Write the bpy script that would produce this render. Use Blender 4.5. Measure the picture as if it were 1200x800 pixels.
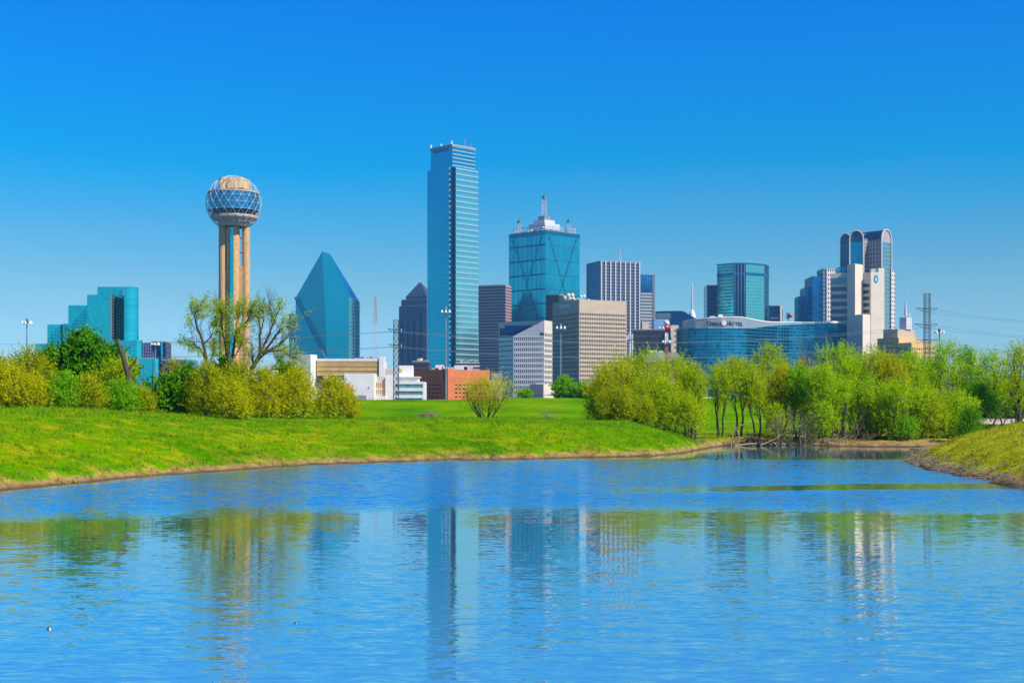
import bpy, math, random
import numpy as np
from mathutils import Vector, Matrix

S = bpy.context.scene
C = S.collection
for o in list(bpy.data.objects):
    bpy.data.objects.remove(o)
R = math.radians

# ------------------------------------------------------------------ camera
F, CX, HY, CZ = 1600.0, 600.0, 478.0, 3.5     # focal length and horizon in photograph pixels, eye height in metres
cam = bpy.data.cameras.new("camera")
cam.sensor_width = 36.0
cam.lens = F / 1200 * 36.0
cam.shift_y = (HY - 400) / 1200
cam.clip_start = 0.5
cam.clip_end = 30000
camo = bpy.data.objects.new("camera", cam)
C.objects.link(camo)
camo.location = (0, 0, CZ)
camo.rotation_euler = (R(90), 0, 0)
S.camera = camo

# ------------------------------------------------------------------ sky and sun
SUN_EL = 44.0
SUN_AZ = math.degrees(math.atan2(0.83, -0.56))     # clockwise from +Y: right of and behind the camera
w = bpy.data.worlds.new("World")
S.world = w
w.use_nodes = True
nt = w.node_tree
nt.nodes.clear()
wo = nt.nodes.new('ShaderNodeOutputWorld')
bg = nt.nodes.new('ShaderNodeBackground')
sky = nt.nodes.new('ShaderNodeTexSky')
sky.sky_type = 'NISHITA'
sky.sun_disc = False
sky.sun_elevation = R(SUN_EL)
sky.sun_rotation = R(SUN_AZ)
sky.air_density = 1.0
sky.dust_density = 0.3
sky.ozone_density = 3.0
hsv = nt.nodes.new('ShaderNodeHueSaturation')
hsv.inputs['Saturation'].default_value = 1.25
hsv.inputs['Value'].default_value = 1.0
tc = nt.nodes.new('ShaderNodeTexCoord')
sp = nt.nodes.new('ShaderNodeSeparateXYZ')
rmp = nt.nodes.new('ShaderNodeValToRGB')           # the clear spring air: deeper blue away from the horizon
cr = rmp.color_ramp
cr.elements[0].position = 0.0
cr.elements[0].color = (0.47, 0.68, 1.24, 1)
cr.elements[1].position = 0.60
cr.elements[1].color = (0.03, 0.55, 1.10, 1)
for p_, c_ in ((0.036, (0.45, 0.68, 1.04, 1)), (0.08, (0.43, 0.64, 0.76, 1)), (0.11, (0.32, 0.63, 0.78, 1)), (0.141, (0.17, 0.64, 0.84, 1)), (0.177, (0.006, 0.66, 0.93, 1)), (0.284, (0.004, 0.63, 1.2, 1))):
    e_ = cr.elements.new(p_)
    e_.color = c_
mul = nt.nodes.new('ShaderNodeMix')
mul.data_type = 'RGBA'
mul.blend_type = 'MULTIPLY'
mul.inputs[0].default_value = 1.0
L_ = nt.links.new
L_(tc.outputs['Generated'], sp.inputs[0])
wn_ = nt.nodes.new('ShaderNodeTexNoise'); wn_.inputs['Scale'].default_value = 1.0; wn_.inputs['Detail'].default_value = 4
wm_ = nt.nodes.new('ShaderNodeVectorMath'); wm_.operation = 'MULTIPLY'; wm_.inputs[1].default_value = (3.0, 3.0, 16.0)
wa_ = nt.nodes.new('ShaderNodeMath'); wa_.operation = 'MULTIPLY_ADD'; wa_.inputs[1].default_value = 0.036
wb_ = nt.nodes.new('ShaderNodeMath'); wb_.operation = 'SUBTRACT'; wb_.inputs[1].default_value = 0.018
L_(tc.outputs['Generated'], wm_.inputs[0]); L_(wm_.outputs[0], wn_.inputs['Vector'])
L_(wn_.outputs[0], wa_.inputs[0]); L_(sp.outputs['Z'], wa_.inputs[2]); L_(wa_.outputs[0], wb_.inputs[0])   # uneven thin haze
L_(wb_.outputs[0], rmp.inputs[0])
L_(sky.outputs[0], hsv.inputs['Color'])
L_(hsv.outputs[0], mul.inputs[6])
L_(rmp.outputs[0], mul.inputs[7])
L_(mul.outputs[2], bg.inputs['Color'])
L_(bg.outputs[0], wo.inputs['Surface'])
bg.inputs['Strength'].default_value = 0.118

sl = bpy.data.lights.new("sun", 'SUN')
sl.energy = 4.8
sl.angle = R(0.5)
sl.color = (1.0, 0.94, 0.84)
so = bpy.data.objects.new("sun", sl)
C.objects.link(so)
_el = R(SUN_EL)
SUND = Vector((0.83, -0.56, 0)).normalized() * math.cos(_el) + Vector((0, 0, math.sin(_el)))
so.rotation_euler = SUND.to_track_quat('Z', 'Y').to_euler()
so.location = (200, -200, 300)

S.view_settings.view_transform = 'Standard'
S.view_settings.look = 'None'
S.view_settings.exposure = 0.35
S.view_settings.gamma = 1.0
S.view_settings.use_curve_mapping = False
S.render.engine = 'CYCLES'
S.render.resolution_x = 1024
S.render.resolution_y = 682
S.cycles.max_bounces = 6
S.cycles.transparent_max_bounces = 4
S.cycles.caustics_reflective = False
S.cycles.caustics_refractive = False

# ------------------------------------------------------------------ helpers
def X(px, D): return (px - CX) / F * D
def Z(py, D): return CZ + (HY - py) / F * D
def P(px, py, D): return Vector((X(px, D), D, Z(py, D)))
GZ = 4.2                                            # ground height of the city behind the levee

class MB:
    """collects faces with wall coordinates; build() links them as one mesh object"""
    def __init__(s):
        s.v, s.f, s.uv, s.m = [], [], [], []
    def face(s, pts, uv=None, mi=0):
        i = len(s.v)
        s.v += [tuple(p) for p in pts]
        s.f.append(tuple(range(i, i + len(pts))))
        s.uv.append(uv if uv else [(0, 0)] * len(pts))
        s.m.append(mi)
    def wall(s, a, b, z0, z1, nb=1, nf=1, mi=0, za=None, zb=None):
        za = z1 if za is None else za
        zb = z1 if zb is None else zb
        s.face([(a[0], a[1], z0), (b[0], b[1], z0), (b[0], b[1], zb), (a[0], a[1], za)],
               [(0, 0), (nb, 0), (nb, nf * (zb - z0) / (z1 - z0)), (0, nf * (za - z0) / (z1 - z0))], mi)
    def prism(s, plan, z0, z1, bays=1, nf=1, mi=0, mr=None, bottom=False):
        n = len(plan)
        for i in range(n):
            nb = bays[i] if isinstance(bays, (list, tuple)) else bays
            s.wall(plan[i], plan[(i + 1) % n], z0, z1, nb, nf, mi)
        s.face([(p[0], p[1], z1) for p in plan], None, mi if mr is None else mr)
        if bottom:
            s.face([(p[0], p[1], z0) for p in reversed(plan)], None, mi if mr is None else mr)
    def box(s, c, d, rz=0.0, mi=0):
        ca, sa = math.cos(rz), math.sin(rz)
        pl = []
        for sx, sy in ((-1, -1), (1, -1), (1, 1), (-1, 1)):
            x, y = sx * d[0] / 2, sy * d[1] / 2
            pl.append((c[0] + x * ca - y * sa, c[1] + x * sa + y * ca))
        s.prism(pl, c[2] - d[2] / 2, c[2] + d[2] / 2, 1, 1, mi, None, True)
    def tube(s, pts, rad, n=6, mi=0, cap=True):
        pts = [Vector(p) for p in pts]
        rad = rad if isinstance(rad, (list, tuple)) else [rad] * len(pts)
        rings = []
        for i, p in enumerate(pts):
            d = (pts[min(i + 1, len(pts) - 1)] - pts[max(i - 1, 0)])
            d = d.normalized() if d.length > 1e-9 else Vector((0, 0, 1))
            a = d.orthogonal().normalized() if i == 0 else (s._a - d * s._a.dot(d)).normalized()
            s._a = a
            b = d.cross(a)
            k = len(s.v)
            for j in range(n):
                t = 2 * math.pi * j / n
                s.v.append(tuple(p + (a * math.cos(t) + b * math.sin(t)) * rad[i]))
            rings.append(k)
        for i in range(len(pts) - 1):
            for j in range(n):
                q = (rings[i] + j, rings[i] + (j + 1) % n, rings[i + 1] + (j + 1) % n, rings[i + 1] + j)
                s.f.append(q); s.uv.append([(0, 0)] * 4); s.m.append(mi)
        if cap:
            s.f.append(tuple(rings[0] + j for j in reversed(range(n)))); s.uv.append([(0, 0)] * n); s.m.append(mi)
            s.f.append(tuple(rings[-1] + j for j in range(n))); s.uv.append([(0, 0)] * n); s.m.append(mi)
    def lathe(s, c, prof, n=40, mi=0, nu=0, a0=0.0, a1=2 * math.pi):
        """prof: list of (radius, z, v)"""
        full = abs(a1 - a0 - 2 * math.pi) < 1e-6
        for i in range(len(prof) - 1):
            r0, z0, v0 = prof[i]; r1, z1, v1 = prof[i + 1]
            for j in range(n):
                t0 = a0 + (a1 - a0) * j / n; t1 = a0 + (a1 - a0) * (j + 1) / n
                p = lambda r, t, z: (c[0] + r * math.cos(t), c[1] + r * math.sin(t), z)
                u0, u1 = nu * j / n, nu * (j + 1) / n
                if r0 < 1e-6:
                    s.face([p(0, t0, z0), p(r1, t1, z1), p(r1, t0, z1)], [(u0, v0), (u1, v1), (u0, v1)], mi)
                elif r1 < 1e-6:
                    s.face([p(r0, t0, z0), p(r0, t1, z0), p(0, t0, z1)], [(u0, v0), (u1, v0), (u0, v1)], mi)
                else:
                    s.face([p(r0, t0, z0), p(r0, t1, z0), p(r1, t1, z1), p(r1, t0, z1)], [(u0, v0), (u1, v0), (u1, v1), (u0, v1)], mi)
    def build(s, name, mats, parent=None, smooth=False, origin=None):
        mats = mats if isinstance(mats, (list, tuple)) else [mats]
        o3 = Vector(origin) if origin is not None else (parent['_o'] if parent is not None else Vector((0, 0, 0)))
        o3 = Vector(o3)
        me = bpy.data.meshes.new(name)
        me.from_pydata([(a - o3.x, b - o3.y, c - o3.z) for a, b, c in s.v], [], s.f)
        ul = me.uv_layers.new(name="UVMap")
        flat = [c for u in s.uv for p in u for c in p]
        ul.data.foreach_set('uv', flat)
        me.polygons.foreach_set('material_index', s.m)
        if smooth:
            me.polygons.foreach_set('use_smooth', [True] * len(s.f))
        for m in mats:
            me.materials.append(m)
        me.update()
        o = bpy.data.objects.new(name, me)
        C.objects.link(o)
        if parent is not None:
            o.parent = parent
        else:
            o.location = o3
        return o

ORG = {}
class Root:
    pass
def thing(name, label, cat, loc, group=None):
    o = bpy.data.objects.new(name, None)
    C.objects.link(o)
    o.empty_display_size = 1
    o.location = loc
    o['label'] = label
    o['category'] = cat
    if group:
        o['group'] = group
    ORG[o.name] = Vector(loc)
    return o
def build(mb, name, mats, root=None, smooth=False, sub=None):
    """part under a thing (or under part `sub`): vertices are kept relative to the thing's base"""
    o3 = ORG[root.name]
    ob = mb.build(name, mats, None, smooth, o3)
    ob.location = (0, 0, 0)
    ob.parent = sub if sub is not None else root
    return ob
def tag(o, label, cat, group=None):
    o['label'] = label; o['category'] = cat
    if group: o['group'] = group
    return o
def lone(mb, name, mats, label, cat, base, group=None, smooth=False):
    o = mb.build(name, mats, None, smooth, base)
    return tag(o, label, cat, group)

def corner(pxL, pxC, pxR, D, th):
    """rectangular plan whose nearest corner is at pixel column pxC and depth D; th = turn of the right wall in degrees"""
    t = R(th)
    Cp = Vector((X(pxC, D), D))
    def hit(px, d):
        u = (px - CX) / F
        k = (u * Cp.y - Cp.x) / (d.x - u * d.y)
        return Cp + d * k
    Lp = hit(pxL, Vector((-math.sin(t), math.cos(t))))
    Rp = hit(pxR, Vector((math.cos(t), math.sin(t))))
    return [Lp, Cp, Rp, Lp + Rp - Cp]
def slab(px0, px1, D, depth=30, D1=None):
    """plan of a block seen square on"""
    D1 = D if D1 is None else D1
    a, b = Vector((X(px0, D), D)), Vector((X(px1, D1), D1))
    n = Vector((-(b - a).y, (b - a).x)).normalized()
    return [a, b, b + n * depth, a + n * depth]
def inset(plan, d):
    c = sum(plan, Vector((0, 0))) / len(plan)
    n = len(plan)
    out = []
    for i in range(n):
        p0, p1, p2 = plan[i - 1], plan[i], plan[(i + 1) % n]
        e0 = (p1 - p0).normalized(); e1 = (p2 - p1).normalized()
        n0 = Vector((-e0.y, e0.x)); n1 = Vector((-e1.y, e1.x))
        k = d / (1 + n0.dot(n1))
        out.append(p1 + (n0 + n1) * k)
    return out

# ------------------------------------------------------------------ materials
def newmat(name):
    m = bpy.data.materials.new(name)
    m.use_nodes = True
    n = m.node_tree
    b = n.nodes['Principled BSDF']
    return m, n, b
def math_(n, op, a, b=None, c=None):
    k = n.nodes.new('ShaderNodeMath'); k.operation = op
    for i, v in enumerate((a, b, c)):
        if v is None: continue
        if isinstance(v, (int, float)): k.inputs[i].default_value = v
        else: n.links.new(v, k.inputs[i])
    return k.outputs[0]
def mixc(n, fac, a, b, blend='MIX'):
    k = n.nodes.new('ShaderNodeMix'); k.data_type = 'RGBA'; k.blend_type = blend
    for i, v in ((0, fac), (6, a), (7, b)):
        if isinstance(v, (int, float)): k.inputs[i].default_value = v
        elif isinstance(v, tuple): k.inputs[i].default_value = (*v[:3], 1)
        else: n.links.new(v, k.inputs[i])
    return k.outputs[2]
def noise(n, scale, detail=3, vec=None, rough=0.55):
    k = n.nodes.new('ShaderNodeTexNoise')
    k.inputs['Scale'].default_value = scale
    k.inputs['Detail'].default_value = detail
    k.inputs['Roughness'].default_value = rough
    if vec is not None: n.links.new(vec, k.inputs['Vector'])
    return k
def ramp(n, fac, stops):
    k = n.nodes.new('ShaderNodeValToRGB')
    r = k.color_ramp
    while len(r.elements) < len(stops): r.elements.new(0.5)
    for e, (p, c) in zip(r.elements, stops):
        e.position = p; e.color = (*c, 1)
    n.links.new(fac, k.inputs[0])
    return k.outputs[0]
def pos(n, sx=1, sy=1, sz=1):
    g = n.nodes.new('ShaderNodeNewGeometry')
    k = n.nodes.new('ShaderNodeVectorMath'); k.operation = 'MULTIPLY'
    n.links.new(g.outputs['Position'], k.inputs[0]); k.inputs[1].default_value = (sx, sy, sz)
    return k.outputs[0]

def plain(name, col, rough=0.7, var=0.18, scale=0.25, metal=0.0, streak=False):
    m, n, b = newmat(name)
    nz = noise(n, 1.0, 4, pos(n, scale, scale, scale * (0.15 if streak else 1)))
    lo = tuple(c * (1 - var) for c in col); hi = tuple(min(1, c * (1 + var)) for c in col)
    n.links.new(ramp(n, nz.outputs[0], [(0.3, lo), (0.7, hi)]), b.inputs['Base Color'])
    b.inputs['Roughness'].default_value = rough
    b.inputs['Metallic'].default_value = metal
    return m

def facade(name, glass, frame, mx=0.08, my=0.08, span=0.0, spanc=None, metal=0.85, rough=0.12, var=0.25, tilt=0.012, fm=0.2, fr=0.5):
    """wall of panes in wall coordinates: mx, my = share of a cell taken by mullions, span = share taken by the opaque strip at each floor"""
    m, n, b = newmat(name)
    uv = n.nodes.new('ShaderNodeUVMap'); sx = n.nodes.new('ShaderNodeSeparateXYZ')
    n.links.new(uv.outputs[0], sx.inputs[0])
    U, V = sx.outputs[0], sx.outputs[1]
    fu, fv = math_(n, 'FRACT', U), math_(n, 'FRACT', V)
    cell = n.nodes.new('ShaderNodeCombineXYZ')
    n.links.new(math_(n, 'FLOOR', U), cell.inputs[0]); n.links.new(math_(n, 'FLOOR', V), cell.inputs[1])
    oi = n.nodes.new('ShaderNodeObjectInfo'); n.links.new(oi.outputs['Random'], cell.inputs[2])
    wn = n.nodes.new('ShaderNodeTexWhiteNoise'); wn.noise_dimensions = '3D'
    n.links.new(cell.outputs[0], wn.inputs['Vector'])
    mull = math_(n, 'MAXIMUM', math_(n, 'LESS_THAN', fu, mx), math_(n, 'LESS_THAN', fv, my))
    big = noise(n, 0.02, 2, pos(n))
    k = math_(n, 'ADD', math_(n, 'MULTIPLY', wn.outputs['Value'], var), math_(n, 'MULTIPLY', big.outputs[0], 0.35))
    k = math_(n, 'ADD', k, 1 - var / 2 - 0.175)
    gcol = n.nodes.new('ShaderNodeVectorMath'); gcol.operation = 'SCALE'
    gcol.inputs[0].default_value = glass; n.links.new(k, gcol.inputs['Scale'])
    col = mixc(n, mull, gcol.outputs[0], frame)
    fmask = mull
    if span > 0:
        sm = math_(n, 'GREATER_THAN', fv, 1 - span)
        col = mixc(n, sm, col, spanc)
        fmask = math_(n, 'MAXIMUM', mull, sm)
    n.links.new(col, b.inputs['Base Color'])
    n.links.new(math_(n, 'ADD', math_(n, 'MULTIPLY', fmask, fm - metal), metal), b.inputs['Metallic'])
    n.links.new(math_(n, 'ADD', math_(n, 'MULTIPLY', fmask, fr - rough), rough), b.inputs['Roughness'])
    g = n.nodes.new('ShaderNodeNewGeometry')
    v1 = n.nodes.new('ShaderNodeVectorMath'); v1.operation = 'SUBTRACT'
    n.links.new(wn.outputs['Color'], v1.inputs[0]); v1.inputs[1].default_value = (0.5, 0.5, 0.5)
    v2 = n.nodes.new('ShaderNodeVectorMath'); v2.operation = 'SCALE'
    n.links.new(v1.outputs[0], v2.inputs[0]); v2.inputs['Scale'].default_value = tilt
    w1 = noise(n, 0.045, 3, pos(n)); w2 = n.nodes.new('ShaderNodeVectorMath'); w2.operation = 'SUBTRACT'
    n.links.new(w1.outputs['Color'], w2.inputs[0]); w2.inputs[1].default_value = (0.5, 0.5, 0.5)
    w3 = n.nodes.new('ShaderNodeVectorMath'); w3.operation = 'SCALE'; w3.inputs['Scale'].default_value = min(0.05, tilt * 4)
    n.links.new(w2.outputs[0], w3.inputs[0])
    w4 = n.nodes.new('ShaderNodeVectorMath'); w4.operation = 'ADD'
    n.links.new(w3.outputs[0], w4.inputs[0]); n.links.new(v2.outputs[0], w4.inputs[1])
    v3 = n.nodes.new('ShaderNodeVectorMath'); v3.operation = 'ADD'
    n.links.new(g.outputs['Normal'], v3.inputs[0]); n.links.new(w4.outputs[0], v3.inputs[1])
    v4 = n.nodes.new('ShaderNodeVectorMath'); v4.operation = 'NORMALIZE'
    n.links.new(v3.outputs[0], v4.inputs[0])
    n.links.new(v4.outputs[0], b.inputs['Normal'])
    return m

M = {}
M['white'] = plain('white_paint', (0.82, 0.78, 0.70), 0.6, 0.06)
M['cream'] = plain('cream_concrete', (0.62, 0.55, 0.45), 0.8, 0.07)
M['pale'] = plain('pale_stone', (0.74, 0.61, 0.47), 0.8, 0.06, 0.1)
M['beige'] = plain('beige_concrete', (0.52, 0.40, 0.27), 0.85, 0.08, 0.2)
M['tan'] = plain('tan_concrete', (0.68, 0.44, 0.17), 0.85, 0.1, 0.2)
M['louver'] = plain('tan_louver', (0.72, 0.47, 0.17), 0.7, 0.15, 0.3)
M['grey'] = plain('grey_concrete', (0.36, 0.35, 0.36), 0.8, 0.12)
M['ltgrey'] = plain('light_grey_concrete', (0.56, 0.55, 0.55), 0.8, 0.08)
M['steel'] = plain('galvanised_steel', (0.30, 0.31, 0.32), 0.45, 0.15, 0.6, 0.5)
M['dsteel'] = plain('dark_steel', (0.09, 0.10, 0.11), 0.5, 0.2, 0.6, 0.4)
M['wire'] = plain('aluminium_wire', (0.20, 0.24, 0.28), 0.5, 0.1, 0.2, 0.5)
M['roof'] = plain('roof_gravel', (0.30, 0.29, 0.27), 0.9, 0.2)
M['brick'] = plain('red_brick', (0.62, 0.16, 0.055), 0.85, 0.12, 0.4)
M['brickd'] = plain('brick_opening', (0.05, 0.02, 0.025), 0.9, 0.2)
M['dark'] = plain('dark_opening', (0.03, 0.03, 0.04), 0.6, 0.2)
M['red'] = plain('red_paint', (0.55, 0.06, 0.04), 0.5, 0.1)
M['orange'] = plain('orange_paint', (0.75, 0.22, 0.02), 0.5, 0.08)
M['bluep'] = plain('blue_paint', (0.02, 0.30, 0.50), 0.5, 0.05)
M['blackp'] = plain('charcoal_letter', (0.03, 0.035, 0.05), 0.5, 0.05)
M['letter'] = plain('pale_blue_letter', (0.82, 0.88, 0.98), 0.5, 0.03)
M['copper'] = plain('green_copper', (0.03, 0.16, 0.13), 0.5, 0.1)
M['pane'] = facade('window_glass', (0.05, 0.06, 0.09), (0.05, 0.05, 0.05), 0, 0, metal=0.5, rough=0.1, var=0.6, tilt=0.03)
M['panedk'] = facade('dark_window_glass', (0.03, 0.035, 0.07), (0.02, 0.02, 0.03), 0, 0, metal=0.4, rough=0.12, var=0.5, tilt=0.03)
M['teal'] = facade('teal_mirror_glass', (0.018, 0.58, 0.63), (0.012, 0.30, 0.38), 0.10, 0.10, var=0.18, rough=0.1)
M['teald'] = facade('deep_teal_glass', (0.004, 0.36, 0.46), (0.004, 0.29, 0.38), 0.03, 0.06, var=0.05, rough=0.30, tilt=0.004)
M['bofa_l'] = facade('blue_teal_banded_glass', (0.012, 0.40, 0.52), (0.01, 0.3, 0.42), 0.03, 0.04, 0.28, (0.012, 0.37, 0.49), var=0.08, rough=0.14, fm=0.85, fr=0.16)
M['bofa_r'] = facade('lit_side_teal_glass', (0.24, 0.58, 0.58), (0.2, 0.5, 0.52), 0.03, 0.04, 0.0, None, var=0.15, rough=0.15)  # paler copy of the tower glass: sunlight on the right face, put into the tint
M['band'] = plain('pale_spandrel', (0.31, 0.47, 0.46), 0.45, 0.05, 0.1, 0.2)
M['slot'] = facade('navy_slot_glass', (0.008, 0.17, 0.30), (0.01, 0.11, 0.22), 0.0, 0.2, var=0.2)
M['ren'] = facade('panelled_teal_glass', (0.015, 0.42, 0.50), (0.005, 0.16, 0.25), 0.10, 0.10, var=0.15, rough=0.12)
M['rend'] = facade('dark_blue_panel_glass', (0.012, 0.19, 0.29), (0.01, 0.16, 0.26), 0.1, 0.1, var=0.1)
M['purple'] = facade('purple_granite_glass', (0.05, 0.07, 0.17), (0.125, 0.125, 0.20), 0.30, 0.14, var=0.25, metal=0.6, rough=0.25, fm=0.1)
M['purpb'] = facade('banded_purple_glass', (0.035, 0.045, 0.10), (0.11, 0.105, 0.15), 0.06, 0.05, 0.42, (0.165, 0.155, 0.20), var=0.25, metal=0.6, rough=0.2)
M['litband'] = facade('lit_pink_band_wall', (0.10, 0.05, 0.08), (0.4, 0.22, 0.2), 0.06, 0.05, 0.5, (0.45, 0.24, 0.22), var=0.25, metal=0.3, rough=0.3, fm=0.0)  # sunlit side of the violet tower, its light put into the pinkish colour
M['navy'] = facade('navy_glass', (0.006, 0.05, 0.17), (0.01, 0.03, 0.10), 0.08, 0.12, var=0.25)
M['brown'] = facade('dark_brown_glass', (0.04, 0.035, 0.05), (0.06, 0.05, 0.06), 0.10, 0.10, 0.25, (0.07, 0.055, 0.06), var=0.3, metal=0.5)
M['blue'] = facade('mid_blue_glass', (0.012, 0.20, 0.42), (0.01, 0.10, 0.26), 0.10, 0.08, var=0.25, tilt=0.005, rough=0.2)
M['greyband'] = facade('grey_banded_wall', (0.10, 0.16, 0.22), (0.3, 0.3, 0.3), 0.05, 0.05, 0.45, (0.42, 0.40, 0.38), var=0.3, metal=0.4, rough=0.25, fm=0)
M['omni'] = facade('hotel_blue_glass', (0.004, 0.15, 0.27), (0.01, 0.18, 0.28), 0.10, 0.0, 0.14, (0.03, 0.32, 0.42), var=0.7, rough=0.12, fm=0.5)
M['ribbed'] = facade('ribbed_silver_panel', (0.42, 0.45, 0.46), (0.26, 0.28, 0.30), 0.35, 0.0, metal=0.5, rough=0.4, var=0.1, tilt=0)
M['greyglass'] = facade('grey_reflective_glass', (0.16, 0.24, 0.30), (0.15, 0.22, 0.27), 0.05, 0.06, 0.2, (0.14, 0.2, 0.24), var=0.1, rough=0.2)
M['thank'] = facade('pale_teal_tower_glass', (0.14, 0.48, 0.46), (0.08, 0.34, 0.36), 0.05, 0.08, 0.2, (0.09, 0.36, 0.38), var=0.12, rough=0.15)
M['green'] = facade('green_tint_window_band', (0.20, 0.42, 0.38), (0.3, 0.4, 0.38), 0.08, 0.06, var=0.5, metal=0.5, rough=0.15)
M['vault'] = facade('vault_glass', (0.03, 0.07, 0.18), (0.05, 0.08, 0.16), 0.08, 0.1, var=0.2)
M['pinkstone'] = facade('pink_granite_windows', (0.10, 0.12, 0.20), (0.40, 0.32, 0.32), 0.45, 0.35, var=0.4, metal=0.4, rough=0.3, fm=0.0, fr=0.7)
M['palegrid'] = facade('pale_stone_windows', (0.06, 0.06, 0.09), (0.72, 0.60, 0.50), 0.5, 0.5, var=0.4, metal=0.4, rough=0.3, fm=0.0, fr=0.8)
M['palepane'] = facade('pale_green_glass', (0.30, 0.44, 0.42), (0.25, 0.36, 0.36), 0.08, 0.14, var=0.15, rough=0.18)
M['shaft'] = plain('ribbed_shaft_concrete', (0.62, 0.345, 0.135), 0.85, 0.2, 0.35)
M['fence'] = plain('grey_fence', (0.24, 0.25, 0.29), 0.7, 0.1)

# ------------------------------------------------------------------ terrain
_px = np.array([-600, 0, 100, 200, 300, 400, 500, 600, 700, 760, 800, 830, 850, 900, 1000, 1060, 1100, 1200, 1800.])
_Ds = np.array([44, 57.7, 64.4, 70.9, 78.9, 86, 90.3, 93.3, 96.5, 100, 105.7, 120, 127, 129, 125, 122, 124, 128, 150.])
_cx = np.array([-600, 0, 100, 200, 240, 300, 400, 500, 600, 690, 740, 780, 815, 835, 900, 1800.])
_Dc = np.array([86, 92, 95, 100, 103, 108, 113, 115, 116, 118, 118, 117, 115, 126, 140, 165.])
_zc = np.array([3.6, 3.5, 3.38, 3.0, 2.8, 2.69, 2.58, 2.64, 2.6, 2.45, 2.25, 1.45, 0.55, 0.6, 0.9, 1.3])
_ry = np.array([-50, 0, 45, 59.6, 68, 75.7, 84, 88.9, 95, 105, 115, 124, 140])
_rx = np.array([18, 19, 21, 22.35, 23.3, 23.6, 24.8, 25.8, 28.2, 31.5, 34, 37, 60.])
def sstep(a, b, x):
    t = np.clip((x - a) / (b - a), 0, 1)
    return t * t * (3 - 2 * t)
def wob(x, y, s):
    return (np.sin(x * 0.9 * s + 1.3) * np.sin(y * 0.7 * s + 0.4) + 0.6 * np.sin(x * 2.1 * s - y * 1.7 * s + 2.0) + 0.4 * np.sin(x * 3.7 * s + y * 4.3 * s))
def height(x, y):
    x = np.asarray(x, float); y = np.asarray(y, float)
    u = x / np.maximum(y, 20) * F + CX
    Ds = np.interp(u, _px, _Ds) + 0.55 * wob(x, y * 0.2, 0.8) + 0.35 * wob(x, y * 0.2, 2.9) + 0.12 * wob(x, y * 0.2, 7.1)
    Dc = np.maximum(np.interp(u, _cx, _Dc), Ds + 4)
    zc = np.interp(u, _cx, _zc)
    t = (y - Ds) / (Dc - Ds)
    land = np.where(t < 1, 0.16 + (zc - 0.16) * np.sin(np.clip(t, 0, 1) * math.pi / 2) ** 0.9, zc)
    zp = np.minimum(zc, 1.7) + 0 * y
    land = np.where(t >= 1, zc + (zp - zc) * sstep(4, 30, y - Dc), land)
    land = np.where(t < 0.03, land * np.clip(t / 0.03, 0, 1), land)
    crest = np.interp(u, [-600, 560, 600, 1200, 1800], [5.2, 5.25, 5.62, 5.6, 5.6])
    lev = sstep(242, 290, y)
    land = np.where(y > 150, land + (crest - land) * lev, land)
    land = np.where(y > 300, crest + (GZ - crest) * sstep(300, 330, y), land)
    h = np.where(t < 0, np.maximum(t * (Dc - Ds) * 0.25, -1.2), land)
    xs = np.interp(y, _ry, _rx) + 0.3 * wob(x * 0.3, y, 1.1) + 0.12 * wob(x * 0.3, y, 3.9)
    dx = x - xs
    amp = 4.0 * (1 - 0.85 * sstep(94, 124, y))
    rb = np.where(dx > 0, 0.1 * np.clip(dx / 0.25, 0, 1) + amp * (1 - np.exp(-np.maximum(dx, 0) / 8.5)) * np.clip(0.35 + dx / 3, 0, 1), np.maximum(dx * 0.25, -1.2))
    rb = np.where(y > 140, -1.2, rb)
    h = np.maximum(h, rb)
    near = np.where(y < 1.5, np.clip((1.5 - y) * 0.5, 0, 1.7), -1.2)
    h = np.maximum(h, near)
    h = np.where((np.abs(x) > 110) & (y < 140), np.maximum(h, np.clip((np.abs(x) - 110) * 0.2, 0, 3)), h)
    rough = 0.05 * wob(x, y, 0.7) + 0.025 * wob(x, y, 2.3)
    h = h + np.where(h > 0.25, rough, 0)
    return h
def gz(x, y): return float(height(x, y))

def axis(parts):
    out = []
    for a, b, n in parts:
        out += list(np.linspace(a, b, n, endpoint=False))
    out.append(parts[-1][1])
    return np.array(out)
ax_ = axis([(-3600, -2000, 4), (-2000, -400, 12), (-400, -80, 40), (-80, -45, 24), (-45, 62, 270), (62, 110, 30), (110, 400, 36), (400, 2000, 12), (2000, 3600, 4)])
ay_ = axis([(-400, -10, 12), (-10, 4, 12), (4, 44, 16), (44, 135, 230), (135, 160, 25), (160, 240, 20), (240, 335, 60), (335, 1000, 12), (1000, 3600, 8)])
gx, gy = np.meshgrid(ax_, ay_)
gh = height(gx, gy)
nx_, ny_ = len(ax_), len(ay_)
def grid_mesh(name, vx, vy, vz):
    me = bpy.data.meshes.new(name)
    ny, nx = vx.shape
    me.vertices.add(nx * ny)
    me.vertices.foreach_set('co', np.stack([vx, vy, vz], -1).astype(np.float32).ravel())
    i = np.arange(nx * ny).reshape(ny, nx)
    q = np.stack([i[:-1, :-1], i[:-1, 1:], i[1:, 1:], i[1:, :-1]], -1).reshape(-1, 4)
    return set_faces(me, q)
def set_faces(me, q, smooth=True):
    nf, k = q.shape
    me.loops.add(nf * k)
    me.loops.foreach_set('vertex_index', q.astype(np.int32).ravel())
    me.polygons.add(nf)
    me.polygons.foreach_set('loop_start', (np.arange(nf) * k).astype(np.int32))
    me.polygons.foreach_set('use_smooth', np.full(nf, smooth))
    me.update(calc_edges=True)
    me.validate()
    return me

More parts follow.
